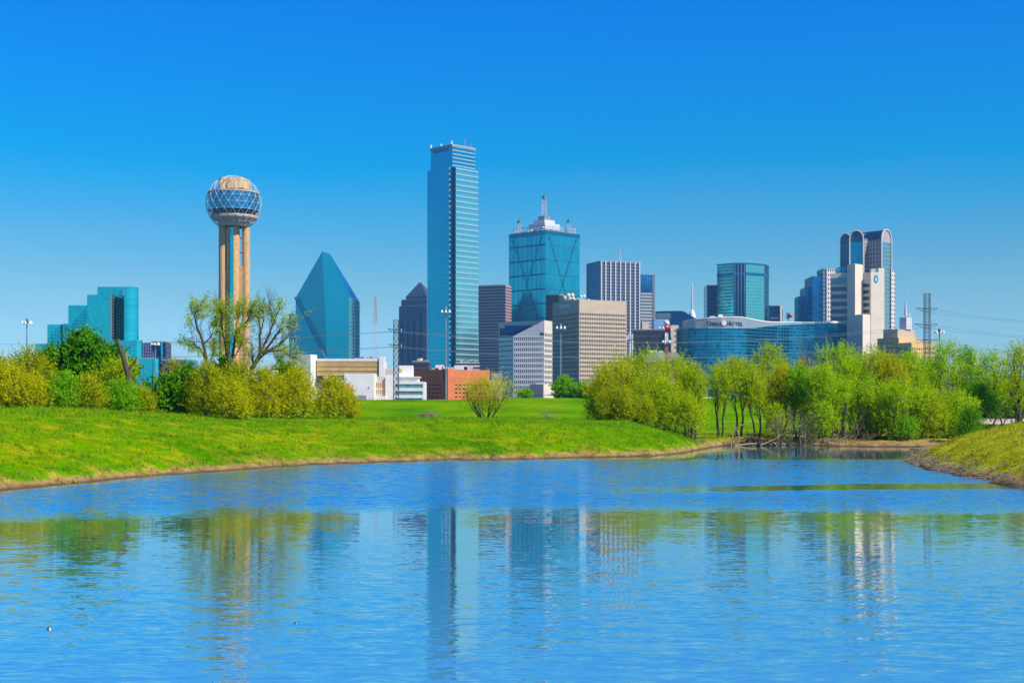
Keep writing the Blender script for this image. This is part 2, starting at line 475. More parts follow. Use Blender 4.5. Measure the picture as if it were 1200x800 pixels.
m, n, b = newmat('meadow_ground')
p3 = pos(n)
sx = n.nodes.new('ShaderNodeSeparateXYZ'); n.links.new(p3, sx.inputs[0])
nbig = noise(n, 0.09, 3, p3)
nmid = noise(n, 0.45, 4, pos(n, 1, 1.6, 1))
nfin = noise(n, 3.5, 4, pos(n, 1, 1.4, 1), 0.7)
c1 = ramp(n, nbig.outputs[0], [(0.34, (0.060, 0.20, 0.0)), (0.50, (0.11, 0.27, 0.0)), (0.68, (0.21, 0.31, 0.0))])
c2 = ramp(n, nmid.outputs[0], [(0.46, (0, 0, 0)), (0.68, (1, 1, 1))])
c3 = ramp(n, nfin.outputs[0], [(0.32, (0.62, 0.62, 0.62)), (0.72, (1.3, 1.3, 1.3))])
near = n.nodes.new('ShaderNodeMapRange'); near.inputs[1].default_value = 112; near.inputs[2].default_value = 96
n.links.new(sx.outputs[1], near.inputs[0])
g = mixc(n, math_(n, 'MULTIPLY', math_(n, 'MULTIPLY', c2, 0.8), near.outputs[0]), c1, (0.38, 0.32, 0.006))
olive = n.nodes.new('ShaderNodeMapRange'); olive.inputs[1].default_value = 18; olive.inputs[2].default_value = 24
n.links.new(sx.outputs[0], olive.inputs[0])
ol2 = n.nodes.new('ShaderNodeMapRange'); ol2.inputs[1].default_value = 150; ol2.inputs[2].default_value = 135
n.links.new(sx.outputs[1], ol2.inputs[0])
g = mixc(n, math_(n, 'MULTIPLY', math_(n, 'MULTIPLY', olive.outputs[0], ol2.outputs[0]), 0.85), g, (0.40, 0.38, 0.015))
dry = n.nodes.new('ShaderNodeMapRange'); dry.inputs[1].default_value = 0.55; dry.inputs[2].default_value = 0.15
n.links.new(math_(n, 'ADD', sx.outputs[2], math_(n, 'MULTIPLY', math_(n, 'ADD', nmid.outputs[0], -0.5), -1.6)), dry.inputs[0])
g = mixc(n, math_(n, 'MULTIPLY', dry.outputs[0], 0.85), g, (0.40, 0.29, 0.05))
g = mixc(n, 1.0, g, c3, 'MULTIPLY')
drt = ramp(n, noise(n, 1.6, 5, p3, 0.7).outputs[0], [(0.3, (0.10, 0.055, 0.022)), (0.5, (0.30, 0.185, 0.075)), (0.75, (0.44, 0.33, 0.17))])
wet = n.nodes.new('ShaderNodeMapRange'); wet.inputs[1].default_value = 0.03; wet.inputs[2].default_value = 0.16
n.links.new(math_(n, 'ADD', sx.outputs[2], math_(n, 'MULTIPLY', math_(n, 'ADD', nmid.outputs[0], -0.5), 0.15)), wet.inputs[0])
drt = mixc(n, wet.outputs[0], (0.10, 0.066, 0.03), drt)          # wet mud at the water's edge
sx2 = math_(n, 'ADD', sx.outputs[2], math_(n, 'MULTIPLY', noise(n, 0.7, 5, pos(n, 1, 0.6, 0), 0.7).outputs[0], -0.48))
dm = n.nodes.new('ShaderNodeMapRange'); dm.inputs[1].default_value = 0.10; dm.inputs[2].default_value = -0.06
n.links.new(sx2, dm.inputs[0])
# bare, silty floor of the low wooded shore
flo = n.nodes.new('ShaderNodeMapRange'); flo.inputs[1].default_value = 1.12; flo.inputs[2].default_value = 0.72
n.links.new(math_(n, 'ADD', sx.outputs[2], math_(n, 'MULTIPLY', nmid.outputs[0], 0.9)), flo.inputs[0])
fy = n.nodes.new('ShaderNodeMapRange'); fy.inputs[1].default_value = 112; fy.inputs[2].default_value = 120
n.links.new(sx.outputs[1], fy.inputs[0])
fy2 = n.nodes.new('ShaderNodeMapRange'); fy2.inputs[1].default_value = 160; fy2.inputs[2].default_value = 145
n.links.new(sx.outputs[1], fy2.inputs[0])
fx = n.nodes.new('ShaderNodeMapRange'); fx.inputs[1].default_value = 8; fx.inputs[2].default_value = 16
n.links.new(sx.outputs[0], fx.inputs[0])
floor_ = math_(n, 'MULTIPLY', math_(n, 'MULTIPLY', flo.outputs[0], fy.outputs[0]), math_(n, 'MULTIPLY', fy2.outputs[0], fx.outputs[0]))
far = n.nodes.new('ShaderNodeMapRange'); far.inputs[1].default_value = 305; far.inputs[2].default_value = 345
n.links.new(sx.outputs[1], far.inputs[0])
g = mixc(n, far.outputs[0], g, (0.085, 0.085, 0.075))          # paved city floor behind the levee
n.links.new(mixc(n, math_(n, 'MAXIMUM', dm.outputs[0], floor_), g, drt), b.inputs['Base Color'])
b.inputs['Roughness'].default_value = 0.95
b.inputs['Specular IOR Level'].default_value = 0.0
bp = n.nodes.new('ShaderNodeBump'); bp.inputs['Strength'].default_value = 0.8; bp.inputs['Distance'].default_value = 0.12
n.links.new(nfin.outputs[0], bp.inputs['Height']); n.links.new(bp.outputs[0], b.inputs['Normal'])
M['ground'] = m
gme = grid_mesh('ground', gx, gy, gh)
gme.materials.append(M['ground'])
go = bpy.data.objects.new('ground', gme); C.objects.link(go)
go['kind'] = 'structure'

# water
m, n, b = newmat('lake_water')
n.nodes.remove(b)
out = n.nodes['Material Output']
p3 = pos(n)
sx = n.nodes.new('ShaderNodeSeparateXYZ'); n.links.new(p3, sx.inputs[0])
edge = noise(n, 1.0, 3, pos(n, 0.045, 0.12, 0))
yy = math_(n, 'ADD', sx.outputs[1], math_(n, 'MULTIPLY', math_(n, 'ADD', edge.outputs[0], -0.5), 12.0))
yy = math_(n, 'ADD', yy, math_(n, 'MULTIPLY', sx.outputs[0], -0.12))
def rng_(v, a, b_):
    k = n.nodes.new('ShaderNodeMapRange'); k.interpolation_type = 'SMOOTHSTEP'
    k.inputs[1].default_value = a; k.inputs[2].default_value = b_
    n.links.new(v, k.inputs[0]); return k.outputs[0]
breeze = math_(n, 'MULTIPLY', rng_(yy, 42.5, 51.5), rng_(sx.outputs[1], 96, 91))          # the breeze-ruffled belt
lane = math_(n, 'MULTIPLY', math_(n, 'MULTIPLY', rng_(yy, 55.5, 57), rng_(yy, 61.5, 60)), rng_(sx.outputs[0], -2, 12))   # a calm lane in it
breeze = math_(n, 'MULTIPLY', breeze, math_(n, 'SUBTRACT', 1.0, math_(n, 'MULTIPLY', lane, 0.92)))
calm = rng_(sx.outputs[1], 91, 97)
near_ = rng_(sx.outputs[1], 36, 20)
ampl = math_(n, 'ADD', math_(n, 'MULTIPLY', breeze, 0.34), math_(n, 'ADD', 0.055, math_(n, 'SUBTRACT', math_(n, 'MULTIPLY', near_, 0.10), math_(n, 'MULTIPLY', calm, 0.028))))
patch = noise(n, 1.0, 3, pos(n, 0.10, 0.22, 0))
ampl = math_(n, 'MULTIPLY', ampl, math_(n, 'ADD', math_(n, 'MULTIPLY', patch.outputs[0], 1.0), 0.5))
def slope(scale_x, scale_y, detail):
    k = noise(n, 1.0, detail, pos(n, scale_x, scale_y, 0), 0.55)
    v = n.nodes.new('ShaderNodeVectorMath'); v.operation = 'SUBTRACT'
    n.links.new(k.outputs['Color'], v.inputs[0]); v.inputs[1].default_value = (0.5, 0.5, 0.5)
    return v.outputs[0]
def vop(op, a, b_):
    k = n.nodes.new('ShaderNodeVectorMath'); k.operation = op
    for i, v in enumerate((a, b_)):
        if isinstance(v, tuple): k.inputs[i].default_value = v
        else: n.links.new(v, k.inputs['Scale'] if (op == 'SCALE' and i == 1) else k.inputs[i])
    return k.outputs[0]
s = vop('ADD', slope(1.7, 5.0, 2), slope(5.5, 14.0, 2))
s = vop('SCALE', s, ampl)
s = vop('MULTIPLY', s, (0.34, 1.0, 0.0))
lean = n.nodes.new('ShaderNodeCombineXYZ'); n.links.new(math_(n, 'MULTIPLY', breeze, -0.062), lean.inputs[1]); lean.inputs[2].default_value = 1.0
nrm = vop('NORMALIZE', vop('ADD', s, lean.outputs[0]), (0, 0, 0))
gl = n.nodes.new('ShaderNodeBsdfGlossy'); gl.inputs['Roughness'].default_value = 0.03
gl.inputs['Color'].default_value = (0.90, 0.95, 1.0, 1)
df = n.nodes.new('ShaderNodeBsdfDiffuse'); df.inputs['Color'].default_value = (0.14, 0.36, 0.42, 1)
n.links.new(nrm, gl.inputs['Normal'])
fr = n.nodes.new('ShaderNodeFresnel'); fr.inputs['IOR'].default_value = 1.33
fac = n.nodes.new('ShaderNodeMapRange'); fac.inputs[1].default_value = 0.02; fac.inputs[2].default_value = 0.55
fac.inputs[3].default_value = 0.42; fac.inputs[4].default_value = 0.95
n.links.new(fr.outputs[0], fac.inputs[0])
ms = n.nodes.new('ShaderNodeMixShader')
n.links.new(fac.outputs[0], ms.inputs[0]); n.links.new(df.outputs[0], ms.inputs[1]); n.links.new(gl.outputs[0], ms.inputs[2])
n.links.new(ms.outputs[0], out.inputs['Surface'])
M['water'] = m
wx, wy = np.meshgrid(np.linspace(-125, 125, 60), np.linspace(-3, 136, 60))
wme = grid_mesh('water', wx, wy, wx * 0)
wme.materials.append(m)
wat = bpy.data.objects.new('water', wme); C.objects.link(wat)
wat['kind'] = 'structure'

# thin spring haze: one closed box of even air round the whole place
m = bpy.data.materials.new('haze'); m.use_nodes = True
n = m.node_tree; n.nodes.clear()
o_ = n.nodes.new('ShaderNodeOutputMaterial'); pv = n.nodes.new('ShaderNodeVolumePrincipled')
pv.inputs['Color'].default_value = (0.26, 0.76, 1.0, 1)
pv.inputs['Density'].default_value = 0.00007
pv.inputs['Anisotropy'].default_value = 0.1
n.links.new(pv.outputs[0], o_.inputs['Volume'])
hm = MB(); hm.box((0, 1600, 149), (7400, 4200, 304))
ho = hm.build('haze', m); ho['kind'] = 'stuff'; ho['label'] = 'thin pale spring haze over the city'; ho['category'] = 'haze'
S.cycles.volume_bounces = 0

# ------------------------------------------------------------------ building helpers
def lattice(mb, a, b, z0, z1, cols, rows, wf=0.6, hf=0.55, dep=0.5, mt=0.0, mbt=0.0, ml=0.0, mi=0):
    """a wall with real openings: floor bands and piers, `dep` thick; returns the opening rectangles on its back plane"""
    a = Vector(a[:2]); b = Vector(b[:2])
    d = (b - a); Ln = d.length; d.normalize()
    nrm = Vector((d.y, -d.x))
    H = z1 - z0
    zt, zb = z1 - mt * H, z0 + mbt * H
    u0, u1 = ml * Ln, Ln - ml * Ln
    ch, cw = (zt - zb) / rows, (u1 - u0) / cols
    def bx(ua, ub, za, zc):
        p = [a + d * ua, a + d * ub, a + d * ub - nrm * dep, a + d * ua - nrm * dep]
        mb.prism(p, za, zc, 1, 1, mi, None, True)
    zs = [zb + ch * (i + 1) - ch * (1 - hf) / 2 for i in range(rows)]
    for i in range(rows + 1):
        lo = z0 if i == 0 else zs[i - 1]
        hi = z1 if i == rows else zs[i] - ch * hf
        bx(0, Ln, lo, hi)
    open_ = []
    for i in range(rows):
        za, zc = zs[i] - ch * hf, zs[i]
        edges = [0.0]
        for j in range(cols):
            e0 = u0 + cw * j + cw * (1 - wf) / 2
            edges += [e0, e0 + cw * wf]
        edges.append(Ln)
        for j in range(0, len(edges), 2):
            if edges[j + 1] - edges[j] > 0.02:
                bx(edges[j], edges[j + 1], za, zc)
        for j in range(1, len(edges) - 1, 2):
            q0, q1 = a + d * edges[j] - nrm * (dep * 0.85), a + d * edges[j + 1] - nrm * (dep * 0.85)
            open_.append((q0, q1, za, zc))
    return open_
def put_windows(root, opens, mat, name='window', cap=100, bays=1):
    """each opening gets its own pane, the first `cap` as parts of their own and the rest as one part"""
    for k, (q0, q1, za, zc) in enumerate(opens[:cap]):
        mb = MB(); mb.wall(q0, q1, za, zc, bays, 1)
        build(mb, name, mat, root)
    if len(opens) > cap:
        mb = MB()
        for k, (q0, q1, za, zc) in enumerate(opens[cap:]):
            mb.face([(q0[0], q0[1], za), (q1[0], q1[1], za), (q1[0], q1[1], zc), (q0[0], q0[1], zc)],
                    [(k, 0), (k + .99, 0), (k + .99, .99), (k, .99)])
        build(mb, name, mat, root)['kind'] = 'stuff'
def block(root, plan, z0, z1, bays, nf, mat, name='curtain_wall', roof='roof', cap=0.8, capm=None):
    mb = MB(); mb.prism(plan, z0, z1, bays, nf, 0)
    o = build(mb, name, mat, root)
    if roof:
        m2 = MB(); m2.prism(inset(plan, 0.6), z1 + 0.01, z1 + cap, 1, 1)
        build(m2, roof, capm or M['roof'], root)
    return o
def tower(name, label, px, D, group=None):
    return thing(name, label, 'building', (X(px, D), D, GZ), group)
def text_on(root, txt, a, b, pxc_frac, z, size, mat, name='lettering', out=0.25, smallcaps=0.78):
    """raised letters on the wall a-b"""
    a = Vector(a[:2]); b = Vector(b[:2]); d = (b - a).normalized(); nrm = Vector((d.y, -d.x))
    me_all = bpy.data.meshes.new(name)
    cur = 0.0; pieces = []
    words = txt.split(' ')
    for wi, wd in enumerate(words):
        for ci, ch in enumerate(wd):
            cu = bpy.data.curves.new('tmp', 'FONT'); cu.body = ch
            cu.size = size * (1.0 if ci == 0 else smallcaps) * 1.4
            cu.extrude = 0.12; cu.offset = size * 0.02
            ob = bpy.data.objects.new('tmp', cu); C.objects.link(ob)
            bpy.context.view_layer.update()
            me = bpy.data.meshes.new_from_object(ob)
            xs = [v.co.x for v in me.vertices]
            w_ = max(xs) - min(xs)
            pieces.append((me, cur - min(xs)))
            cur += w_ + size * 0.14
            C.objects.unlink(ob); bpy.data.objects.remove(ob); bpy.data.curves.remove(cu)
        cur += size * 0.75 if wi < len(words) - 1 else 0
    mb = MB()
    c = a + (b - a) * pxc_frac
    for me, off in pieces:
        for p in me.polygons:
            pts = []
            for vi in p.vertices:
                v = me.vertices[vi].co
                w2 = c + d * (v.x + off - cur / 2) + nrm * (out + v.z)
                pts.append((w2.x, w2.y, z + v.y))
            mb.face(pts)
        bpy.data.meshes.remove(me)
    return build(mb, name, mat, root)
def rooftop_units(root, plan, z, k, seed, hmax=4.0, mats=('ltgrey', 'grey'), name='rooftop_unit'):
    r = random.Random(seed)
    a, b, c, d = plan[0], plan[1], plan[2], plan[-1]
    for i in range(k):
        s, t = r.uniform(0.12, 0.88), r.uniform(0.15, 0.8)
        p = b + (c - b) * s + (a - b) * t
        h = r.uniform(0.4, 1) * hmax
        mb = MB(); mb.box((p.x, p.y, z + h / 2), (r.uniform(2, 6), r.uniform(2, 5), h), r.uniform(0, 1.5))
        build(mb, name, M[r.choice(mats)], root)
def dish(root, p, r, mat, name='dish'):
    mb = MB(); mb.lathe((p[0], p[1]), [(0.01, p[2] - r, 0), (r * 0.7, p[2] - r * 0.7, 0), (r, p[2], 0), (r * 0.7, p[2] + r * 0.7, 0), (0.01, p[2] + r, 0)], 12)
    return build(mb, name, mat, root, True)
def lattice_mast(mb, base, top, w0, w1, panels, r=0.12, mi=0):
    """four-legged braced mast"""
    base, top = Vector(base), Vector(top)
    def ringp(t):
        c = base.lerp(top, t); w_ = w0 + (w1 - w0) * t
        return [c + Vector((sx * w_ / 2, sy * w_ / 2, 0)) for sx, sy in ((-1, -1), (1, -1), (1, 1), (-1, 1))]
    for i in range(panels):
        A, B = ringp(i / panels), ringp((i + 1) / panels)
        for j in range(4):
            mb.tube([A[j], B[j]], r, 4, mi, False)
            mb.tube([A[j], B[(j + 1) % 4]], r * 0.6, 4, mi, False)
            mb.tube([A[(j + 1) % 4], B[j]], r * 0.6, 4, mi, False)
            mb.tube([B[j], B[(j + 1) % 4]], r * 0.6, 4, mi, False)

# ------------------------------------------------------------------ far skyline
# stepped teal hotel on the left
D = 1000
t = tower('stepped_hotel', 'teal mirror-glass hotel rising in steps at the left end of the skyline', 110, D)
zb = GZ
block(t, slab(41, 57, D + 55, 20), zb, Z(403, D + 55), 5, 20, M['teal'], 'stepped_wing', 'roof', .3, M['teal'])
block(t, slab(55.5, 71, D + 34, 20), zb, Z(380.5, D + 34), 5, 24, M['teal'], 'stepped_wing', 'roof', .3, M['teal'])
block(t, slab(71, 73, D + 37, 17), zb, Z(380, D + 37), 1, 24, M['slot'], 'dark_recess', None)
block(t, slab(73, 81, D + 33, 20), zb, Z(379.6, D + 33), 3, 24, M['teal'], 'stepped_wing', 'roof', .3, M['teal'])
block(t, slab(80, 103, D + 18, 24), zb, Z(358, D + 18), 8, 33, M['teal'], 'stepped_wing', 'roof', .3, M['teal'])
block(t, slab(102, 128.6, D, 20), zb, Z(345.5, D), 9, 38, M['teal'], 'stepped_wing', 'roof', .3, M['teal'])
block(t, slab(128.6, 130.2, D - 0.5, 16), zb, Z(345, D), 1, 38, M['palepane'], 'bright_corner_strip', None)
block(t, slab(114, 146, D + 22, 20), zb, Z(336.4, D + 22), 12, 42, M['teal'], 'main_tower', 'roof', .3, M['teal'])
plan = [Vector((X(143, D + 4), D + 4)), Vector((X(145.5, D), D))]
cxr, cyr = X(146, D), D + 9
for k in range(7):
    a_ = R(-90 + 12 * k)
    plan.append(Vector((cxr + 9 * math.cos(a_) + 0, cyr + 9 * math.sin(a_))))
plan += [Vector((X(160, D + 16), D + 16)), Vector((X(160, D + 40), D + 40)), Vector((X(143, D + 40), D + 40))]
block(t, plan, zb, Z(336, D), [1, 2] + [1] * 6 + [2, 6, 4, 8], 42, M['teal'], 'main_tower', 'roof', .3, M['teal'])
block(t, slab(126, 161, D - 12, 10), zb, Z(399, D - 12), 14, 14, M['teal'], 'podium', 'roof', .3, M['teal'])

D = 940
t = tower('glass_annex', 'low teal glass building with a sloping violet roof right of the stepped hotel', 180, D)
mb = MB(); mb.lathe((X(158, D), D + 6), [(6 / F * D, GZ, 0), (6 / F * D, Z(398, D), 12)], 28, nu=14)
mb.lathe((X(158, D), D + 6), [(6 / F * D, Z(398, D), 0), (0.001, Z(398, D) + .3, 1)], 28)
build(mb, 'round_corner', M['teal'], t)
block(t, slab(176, 194.5, D + 22, 15), GZ, Z(401, D + 22), 8, 12, M['navy'], 'tall_slab')
block(t, slab(188.5, 190.5, D + 20, 1.5), GZ, Z(401, D + 20), 1, 12, M['teal'], 'glass_fin', None)
mb = MB()
mb.face([P(165, 420, D + 4), P(182, 420, D + 4), P(176, 401.5, D + 20), P(165, 401.5, D + 20)], [(0, 0), (6, 0), (4, 5), (0, 5)])
mb.face([P(165, 420, D + 4), P(165, 401.5, D + 20), P(165, 420, D + 20)])
mb.face([P(182, 420, D + 4), P(182, 420, D + 20), P(176, 401.5, D + 20)])
build(mb, 'sloping_roof', M['purple'], t)
block(t, slab(157, 178, D - 4, 8), GZ, Z(420, D - 4), 8, 8, M['teal'], 'low_block')
mb = MB(); mb.lathe((X(182, D), D), [(4.5 / F * D, GZ, 0), (4.5 / F * D, Z(420, D), 8)], 24, nu=14)
mb.lathe((X(182, D), D), [(4.5 / F * D, Z(420, D), 0), (0.001, Z(420, D) + .3, 1)], 24)
build(mb, 'round_corner', M['teal'], t)
block(t, slab(187.5, 218, D + 6, 20), GZ, Z(425, D + 6), 12, 6, M['navy'], 'rear_block')
block(t, slab(187.5, 220, D + 5.5, 20), Z(424.5, D + 5), Z(422, D + 5), 12, 1, M['slot'], 'eaves_band')
block(t, slab(218, 225, D + 3, 18), GZ, Z(422, D + 3), 3, 7, M['teal'], 'end_block')

# observation tower with the ball
D = 1100
k = D / F
t = tower('observation_tower', 'tall concrete shaft tower topped by a glass drum inside an open geodesic ball', 274, D)
t['category'] = 'tower'
cx0 = X(274, D)
ztop = Z(258, D)
def cyl(mb, px, dy, rpx, z0, z1, n=24, nu=1, nf=60):
    mb.lathe((X(px, D), D + dy), [(rpx * k, z0, 0), (rpx * k, z1, nf)], n, nu=nu)
for px, dy, rp in ((261.3, 0, 4.9), (288.2, 0, 4.6), (274, 9, 4.2)):
    mb = MB(); cyl(mb, px, dy, rp, GZ, ztop)
    build(mb, 'outer_shaft', M['shaft'], t, True)
mb = MB(); cyl(mb, 274, -1.0, 7.0, GZ, ztop, 32)
build(mb, 'core_shaft', M['shaft'], t, True)
mb = MB(); mb.box((X(273.6, D), D - 1.0 - 7.0 * k + 0.6, (GZ + Z(264, D)) / 2), (4.0 * k, 1.6, Z(264, D) - GZ))
for i in range(4): mb.uv[i] = [(0, 0), (2, 0), (2, 60), (0, 60)]
build(mb, 'glass_lift_strip', M['teal'], t)
for sgn, xa, xb in ((-1, 262, 270), (1, 278, 288)):
    for y0, y1 in ((312, 357), (383, 560)):
        mb = MB(); mb.prism(slab(xa, xb, D - 2.6, 3.6), max(GZ, Z(y1, D)), Z(y0, D), 1, 10, bottom=True)
        build(mb, 'web_wall', M['shaft'], t)
    for yy in (279, 296, 366):
        mb = MB(); mb.prism(slab(xa, xb, D + 0.4, 1.6), Z(yy + 0.6, D), Z(yy - 0.6, D), bottom=True)
        build(mb, 'tie_beam', M['shaft'], t)
mb = MB()
mb.lathe((cx0, D), [(17.6 * k, Z(266, D), 0), (17.6 * k, Z(259.6, D), 0), (24 * k, Z(258.2, D), 0), (27 * k, Z(256.4, D), 0), (27 * k, Z(253.3, D), 0), (20 * k, Z(252.6, D), 0)], 48)
build(mb, 'collar', M['beige'], t, False)
mb = MB(); mb.lathe((cx0, D), [(25.5 * k, Z(253, D), 0), (26.5 * k, Z(248, D), 1)], 56, nu=60)
build(mb, 'lower_gallery', M['navy'], t)
mb = MB(); mb.lathe((cx0, D), [(27.5 * k, Z(248, D), 0), (29.5 * k, Z(247.5, D), 0.1), (29.5 * k, Z(228, D), 4.9), (29 * k, Z(227, D), 5)], 56, nu=56)
build(mb, 'glass_drum', facade('drum_glass', (0.012, 0.30, 0.44), (0.01, 0.14, 0.24), 0.1, 0.1, var=0.35, rough=0.12), t)
mb = MB(); mb.lathe((cx0, D), [(30 * k, Z(227.4, D), 0), (30 * k, Z(226.2, D), 0), (0.01, Z(226, D), 0)], 56)
build(mb, 'drum_roof', M['beige'], t)
mb = MB(); mb.lathe((cx0 + 0.5 * k, D), [(16.5 * k, Z(226, D), 0), (16.5 * k, Z(223, D), 0), (17.5 * k, Z(222.6, D), 0), (17.5 * k, Z(213, D), 0), (15 * k, Z(212.6, D), 0), (15 * k, Z(211.4, D), 0), (0.01, Z(211.2, D), 0)], 14)
build(mb, 'upper_drum', M['tan'], t)
for px, dy, rp, y0, y1 in ((264, -8, 5, 224, 211), (283, -7, 6, 222, 210.5), (272, 3, 7, 214, 208.5)):
    mb = MB(); mb.lathe((X(px, D), D + dy), [(rp * k, Z(y0, D), 0), (rp * k, Z(y1, D), 0), (0.01, Z(y1, D) + 0.2, 0)], 10)
    build(mb, 'plant_room', M['tan'], t)
# geodesic ball of struts
mb = MB(); ML = MB()
rb = 32.4 * k; zc_ = Z(238.5, D)
def sph(la, lo): return (cx0 + rb * math.cos(la) * math.cos(lo), D + rb * math.cos(la) * math.sin(lo), zc_ + rb * math.sin(la))
rows = [R(v) for v in (-58, -44, -30, -16, -2, 12, 26, 40, 54, 66, 78)]
NL = 20
for i, la in enumerate(rows):
    nl = NL if la < R(60) else NL // 2
    for j in range(NL):
        off = 0.5 * (i % 2)
        lo = 2 * math.pi * (j + off) / NL
        p0 = sph(la, lo)
        mb.tube([p0, sph(la, lo + 2 * math.pi / NL)], 0.10, 4, 0, False)
        if i + 1 < len(rows):
            mb.tube([p0, sph(rows[i + 1], lo + math.pi / NL)], 0.155, 4, 0, False)
            mb.tube([p0, sph(rows[i + 1], lo - math.pi / NL)], 0.155, 4, 0, False)
        if i > 0 and i < 9 :
            x_, y_, z_ = p0
            ML.box((x_, y_, z_), (0.5, 0.5, 0.5))
for j in range(10):
    lo = 2 * math.pi * j / 10
    mb.tube([sph(R(-58), lo), (cx0 + 19 * k * math.cos(lo), D + 19 * k * math.sin(lo), Z(261, D))], 0.2, 4, 0, False)
build(mb, 'geodesic_ball', M['ltgrey'], t)
build(ML, 'ball_lights', M['white'], t)

# teal prism tower
D = 1500
t = tower('prism_tower', 'teal glass tower cut like a faceted crystal with a pointed top', 382, D)
A, B = P(377.6, 294.4, D - 1.4), P(386.6, 297.3, D + 0.75)
Ls, Lb, Rs = P(346.4, 348.8, D + 44), P(346.4, 460, D + 44), P(416.5, 350.6, D + 34)
Db, Cc = P(383.5, 421, D), P(408.7, 347.5, D + 6)
zt = GZ
dn = lambda p: Vector((p.x, p.y, zt))
BL, BR = Vector((X(346.4, D + 44), D + 80, Ls.z)), Vector((X(416.5, D + 34), D + 80, Rs.z))
def uvp(pts, s=4.0):
    n_ = (pts[1] - pts[0]).cross(pts[2] - pts[0]).normalized()
    h_ = Vector((-n_.y, n_.x, 0)).normalized()
    v_ = n_.cross(h_)
    return [(p.dot(h_) / s, p.z / s) for p in pts]
mb = MB()
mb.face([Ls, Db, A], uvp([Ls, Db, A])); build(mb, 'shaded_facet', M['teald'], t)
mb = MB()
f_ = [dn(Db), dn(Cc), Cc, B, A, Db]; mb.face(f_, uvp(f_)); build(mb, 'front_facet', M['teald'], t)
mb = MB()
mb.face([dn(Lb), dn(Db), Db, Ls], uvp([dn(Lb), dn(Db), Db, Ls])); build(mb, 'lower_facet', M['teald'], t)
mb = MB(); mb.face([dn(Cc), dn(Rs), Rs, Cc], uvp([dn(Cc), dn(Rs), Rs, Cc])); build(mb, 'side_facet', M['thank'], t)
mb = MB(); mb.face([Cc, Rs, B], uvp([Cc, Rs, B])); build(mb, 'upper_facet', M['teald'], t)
mb = MB()
for f in ([Rs, BR, B], [B, BR, BL, A], [BL, Ls, A], [dn(Rs), dn(BR), BR, Rs], [dn(BR), dn(BL), BL, BR], [dn(BL), dn(Ls), Ls, BL]):
    mb.face(f, [(p.x / 4, p.z / 4) for p in f])
build(mb, 'rear_walls', M['teald'], t)
mb = MB(); o_ = Vector((-.8, -2.2, 0.3))
mb.tube([Ls + o_, Db + o_], .75, 5); build(mb, 'edge_strip', M['greyglass'], t)
D = 1750
t = tower('narrow_blue_block', 'small pale blue block showing past the left edge of the crystal tower', 342, D)
block(t, slab(338.5, 349, D, 25), GZ, Z(368, D), 5, 22, M['blue'])
block(t, slab(339.5, 345, D - 1.5, 1.2), Z(377, D), Z(369.5, D), 4, 3, M['thank'], 'upper_bay', None)

# purple tower with pyramid top
D = 1700
t = tower('pyramid_top_tower', 'dark violet tower with sloping shoulders and a pyramid roof left of the tallest tower', 490, D)
pl = corner(467.5, 500, 514, D, 62)
block(t, pl, GZ, Z(358, D), [12, 8, 12, 8], 40, M['purple'], 'shaft')
pl2 = corner(470.2, 500, 513, D + 1.5, 62)
block(t, pl2, Z(358, D), Z(350.4, D), [11, 7, 11, 7], 3, M['purple'], 'upper_tier')
pl3 = corner(475.8, 500, 509, D + 4, 62)
block(t, pl3, Z(350.4, D), Z(346, D), [9, 6, 9, 6], 2, M['purple'], 'upper_tier')
mb = MB(); c_ = sum(pl3, Vector((0, 0))) / 4
ap = Vector((c_.x, c_.y, Z(329.8, D + 20)))
for i in range(4):
    a, b_ = pl3[i], pl3[(i + 1) % 4]
    mb.face([(a.x, a.y, Z(346, D)), (b_.x, b_.y, Z(346, D)), ap], [(0, 0), (8, 0), (4, 8)])
build(mb, 'pyramid_roof', M['purple'], t)
mb = MB(); mb.prism(inset(pl3, -0.5), Z(346.3, D), Z(345.7, D), bottom=True); build(mb, 'pink_cornice', M['pinkstone'], t)
a, b_ = pl[0], pl[1]
for f0, f1 in ((0.20, 0.24), (0.42, 0.46), (0.62, 0.66), (0.86, 0.89)):
    mb = MB(); n_ = Vector(((b_ - a).y, -(b_ - a).x)).normalized() * 0.6
    p0, p1 = a.lerp(b_, f0), a.lerp(b_, f1)
    mb.prism([p0 + n_, p1 + n_, p1, p0], GZ, Z(372 if f0 < .8 else 362, D), 1, 30, bottom=True); build(mb, 'pilaster', M['purple'], t)
mb = MB(); mb.box((ap.x, ap.y, ap.z), (1.6, 1.6, 3)); build(mb, 'finial', M['ltgrey'], t)

# tallest tower
D = 1450
t = tower('tallest_tower', 'tallest blue-teal skyscraper with white floor bands down its right face', 530, D)
pl = corner(500.7, 530, 560.4, D - 8, 45)
Lp, Cp, Rp, Bp = pl
def on(a, b, px):
    u = (px - CX) / F
    d = b - a
    kk = (u * a.y - a.x) / (d.x - u * d.y)
    return a + d * kk
N1, N2 = on(Lp, Cp, 526.4), on(Cp, Rp, 534)
zr, zc2 = Z(196.5, D), Z(169.8, D)
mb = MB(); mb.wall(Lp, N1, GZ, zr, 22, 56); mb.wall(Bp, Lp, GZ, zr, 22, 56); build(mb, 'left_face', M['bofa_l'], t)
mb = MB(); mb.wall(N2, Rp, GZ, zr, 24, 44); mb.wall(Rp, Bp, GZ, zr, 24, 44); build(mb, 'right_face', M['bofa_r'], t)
mid = (N1 + N2) / 2 + Vector((0, 3.5))
mb = MB(); mb.wall(N1, mid, GZ, zr, 2, 56); mb.wall(mid, N2, GZ, zr, 3, 56); build(mb, 'corner_slot', M['slot'], t)
mb = MB(); mb.face([(p.x, p.y, zr) for p in (Lp, N1, mid, N2, Rp, Bp)]); build(mb, 'main_roof', M['grey'], t)
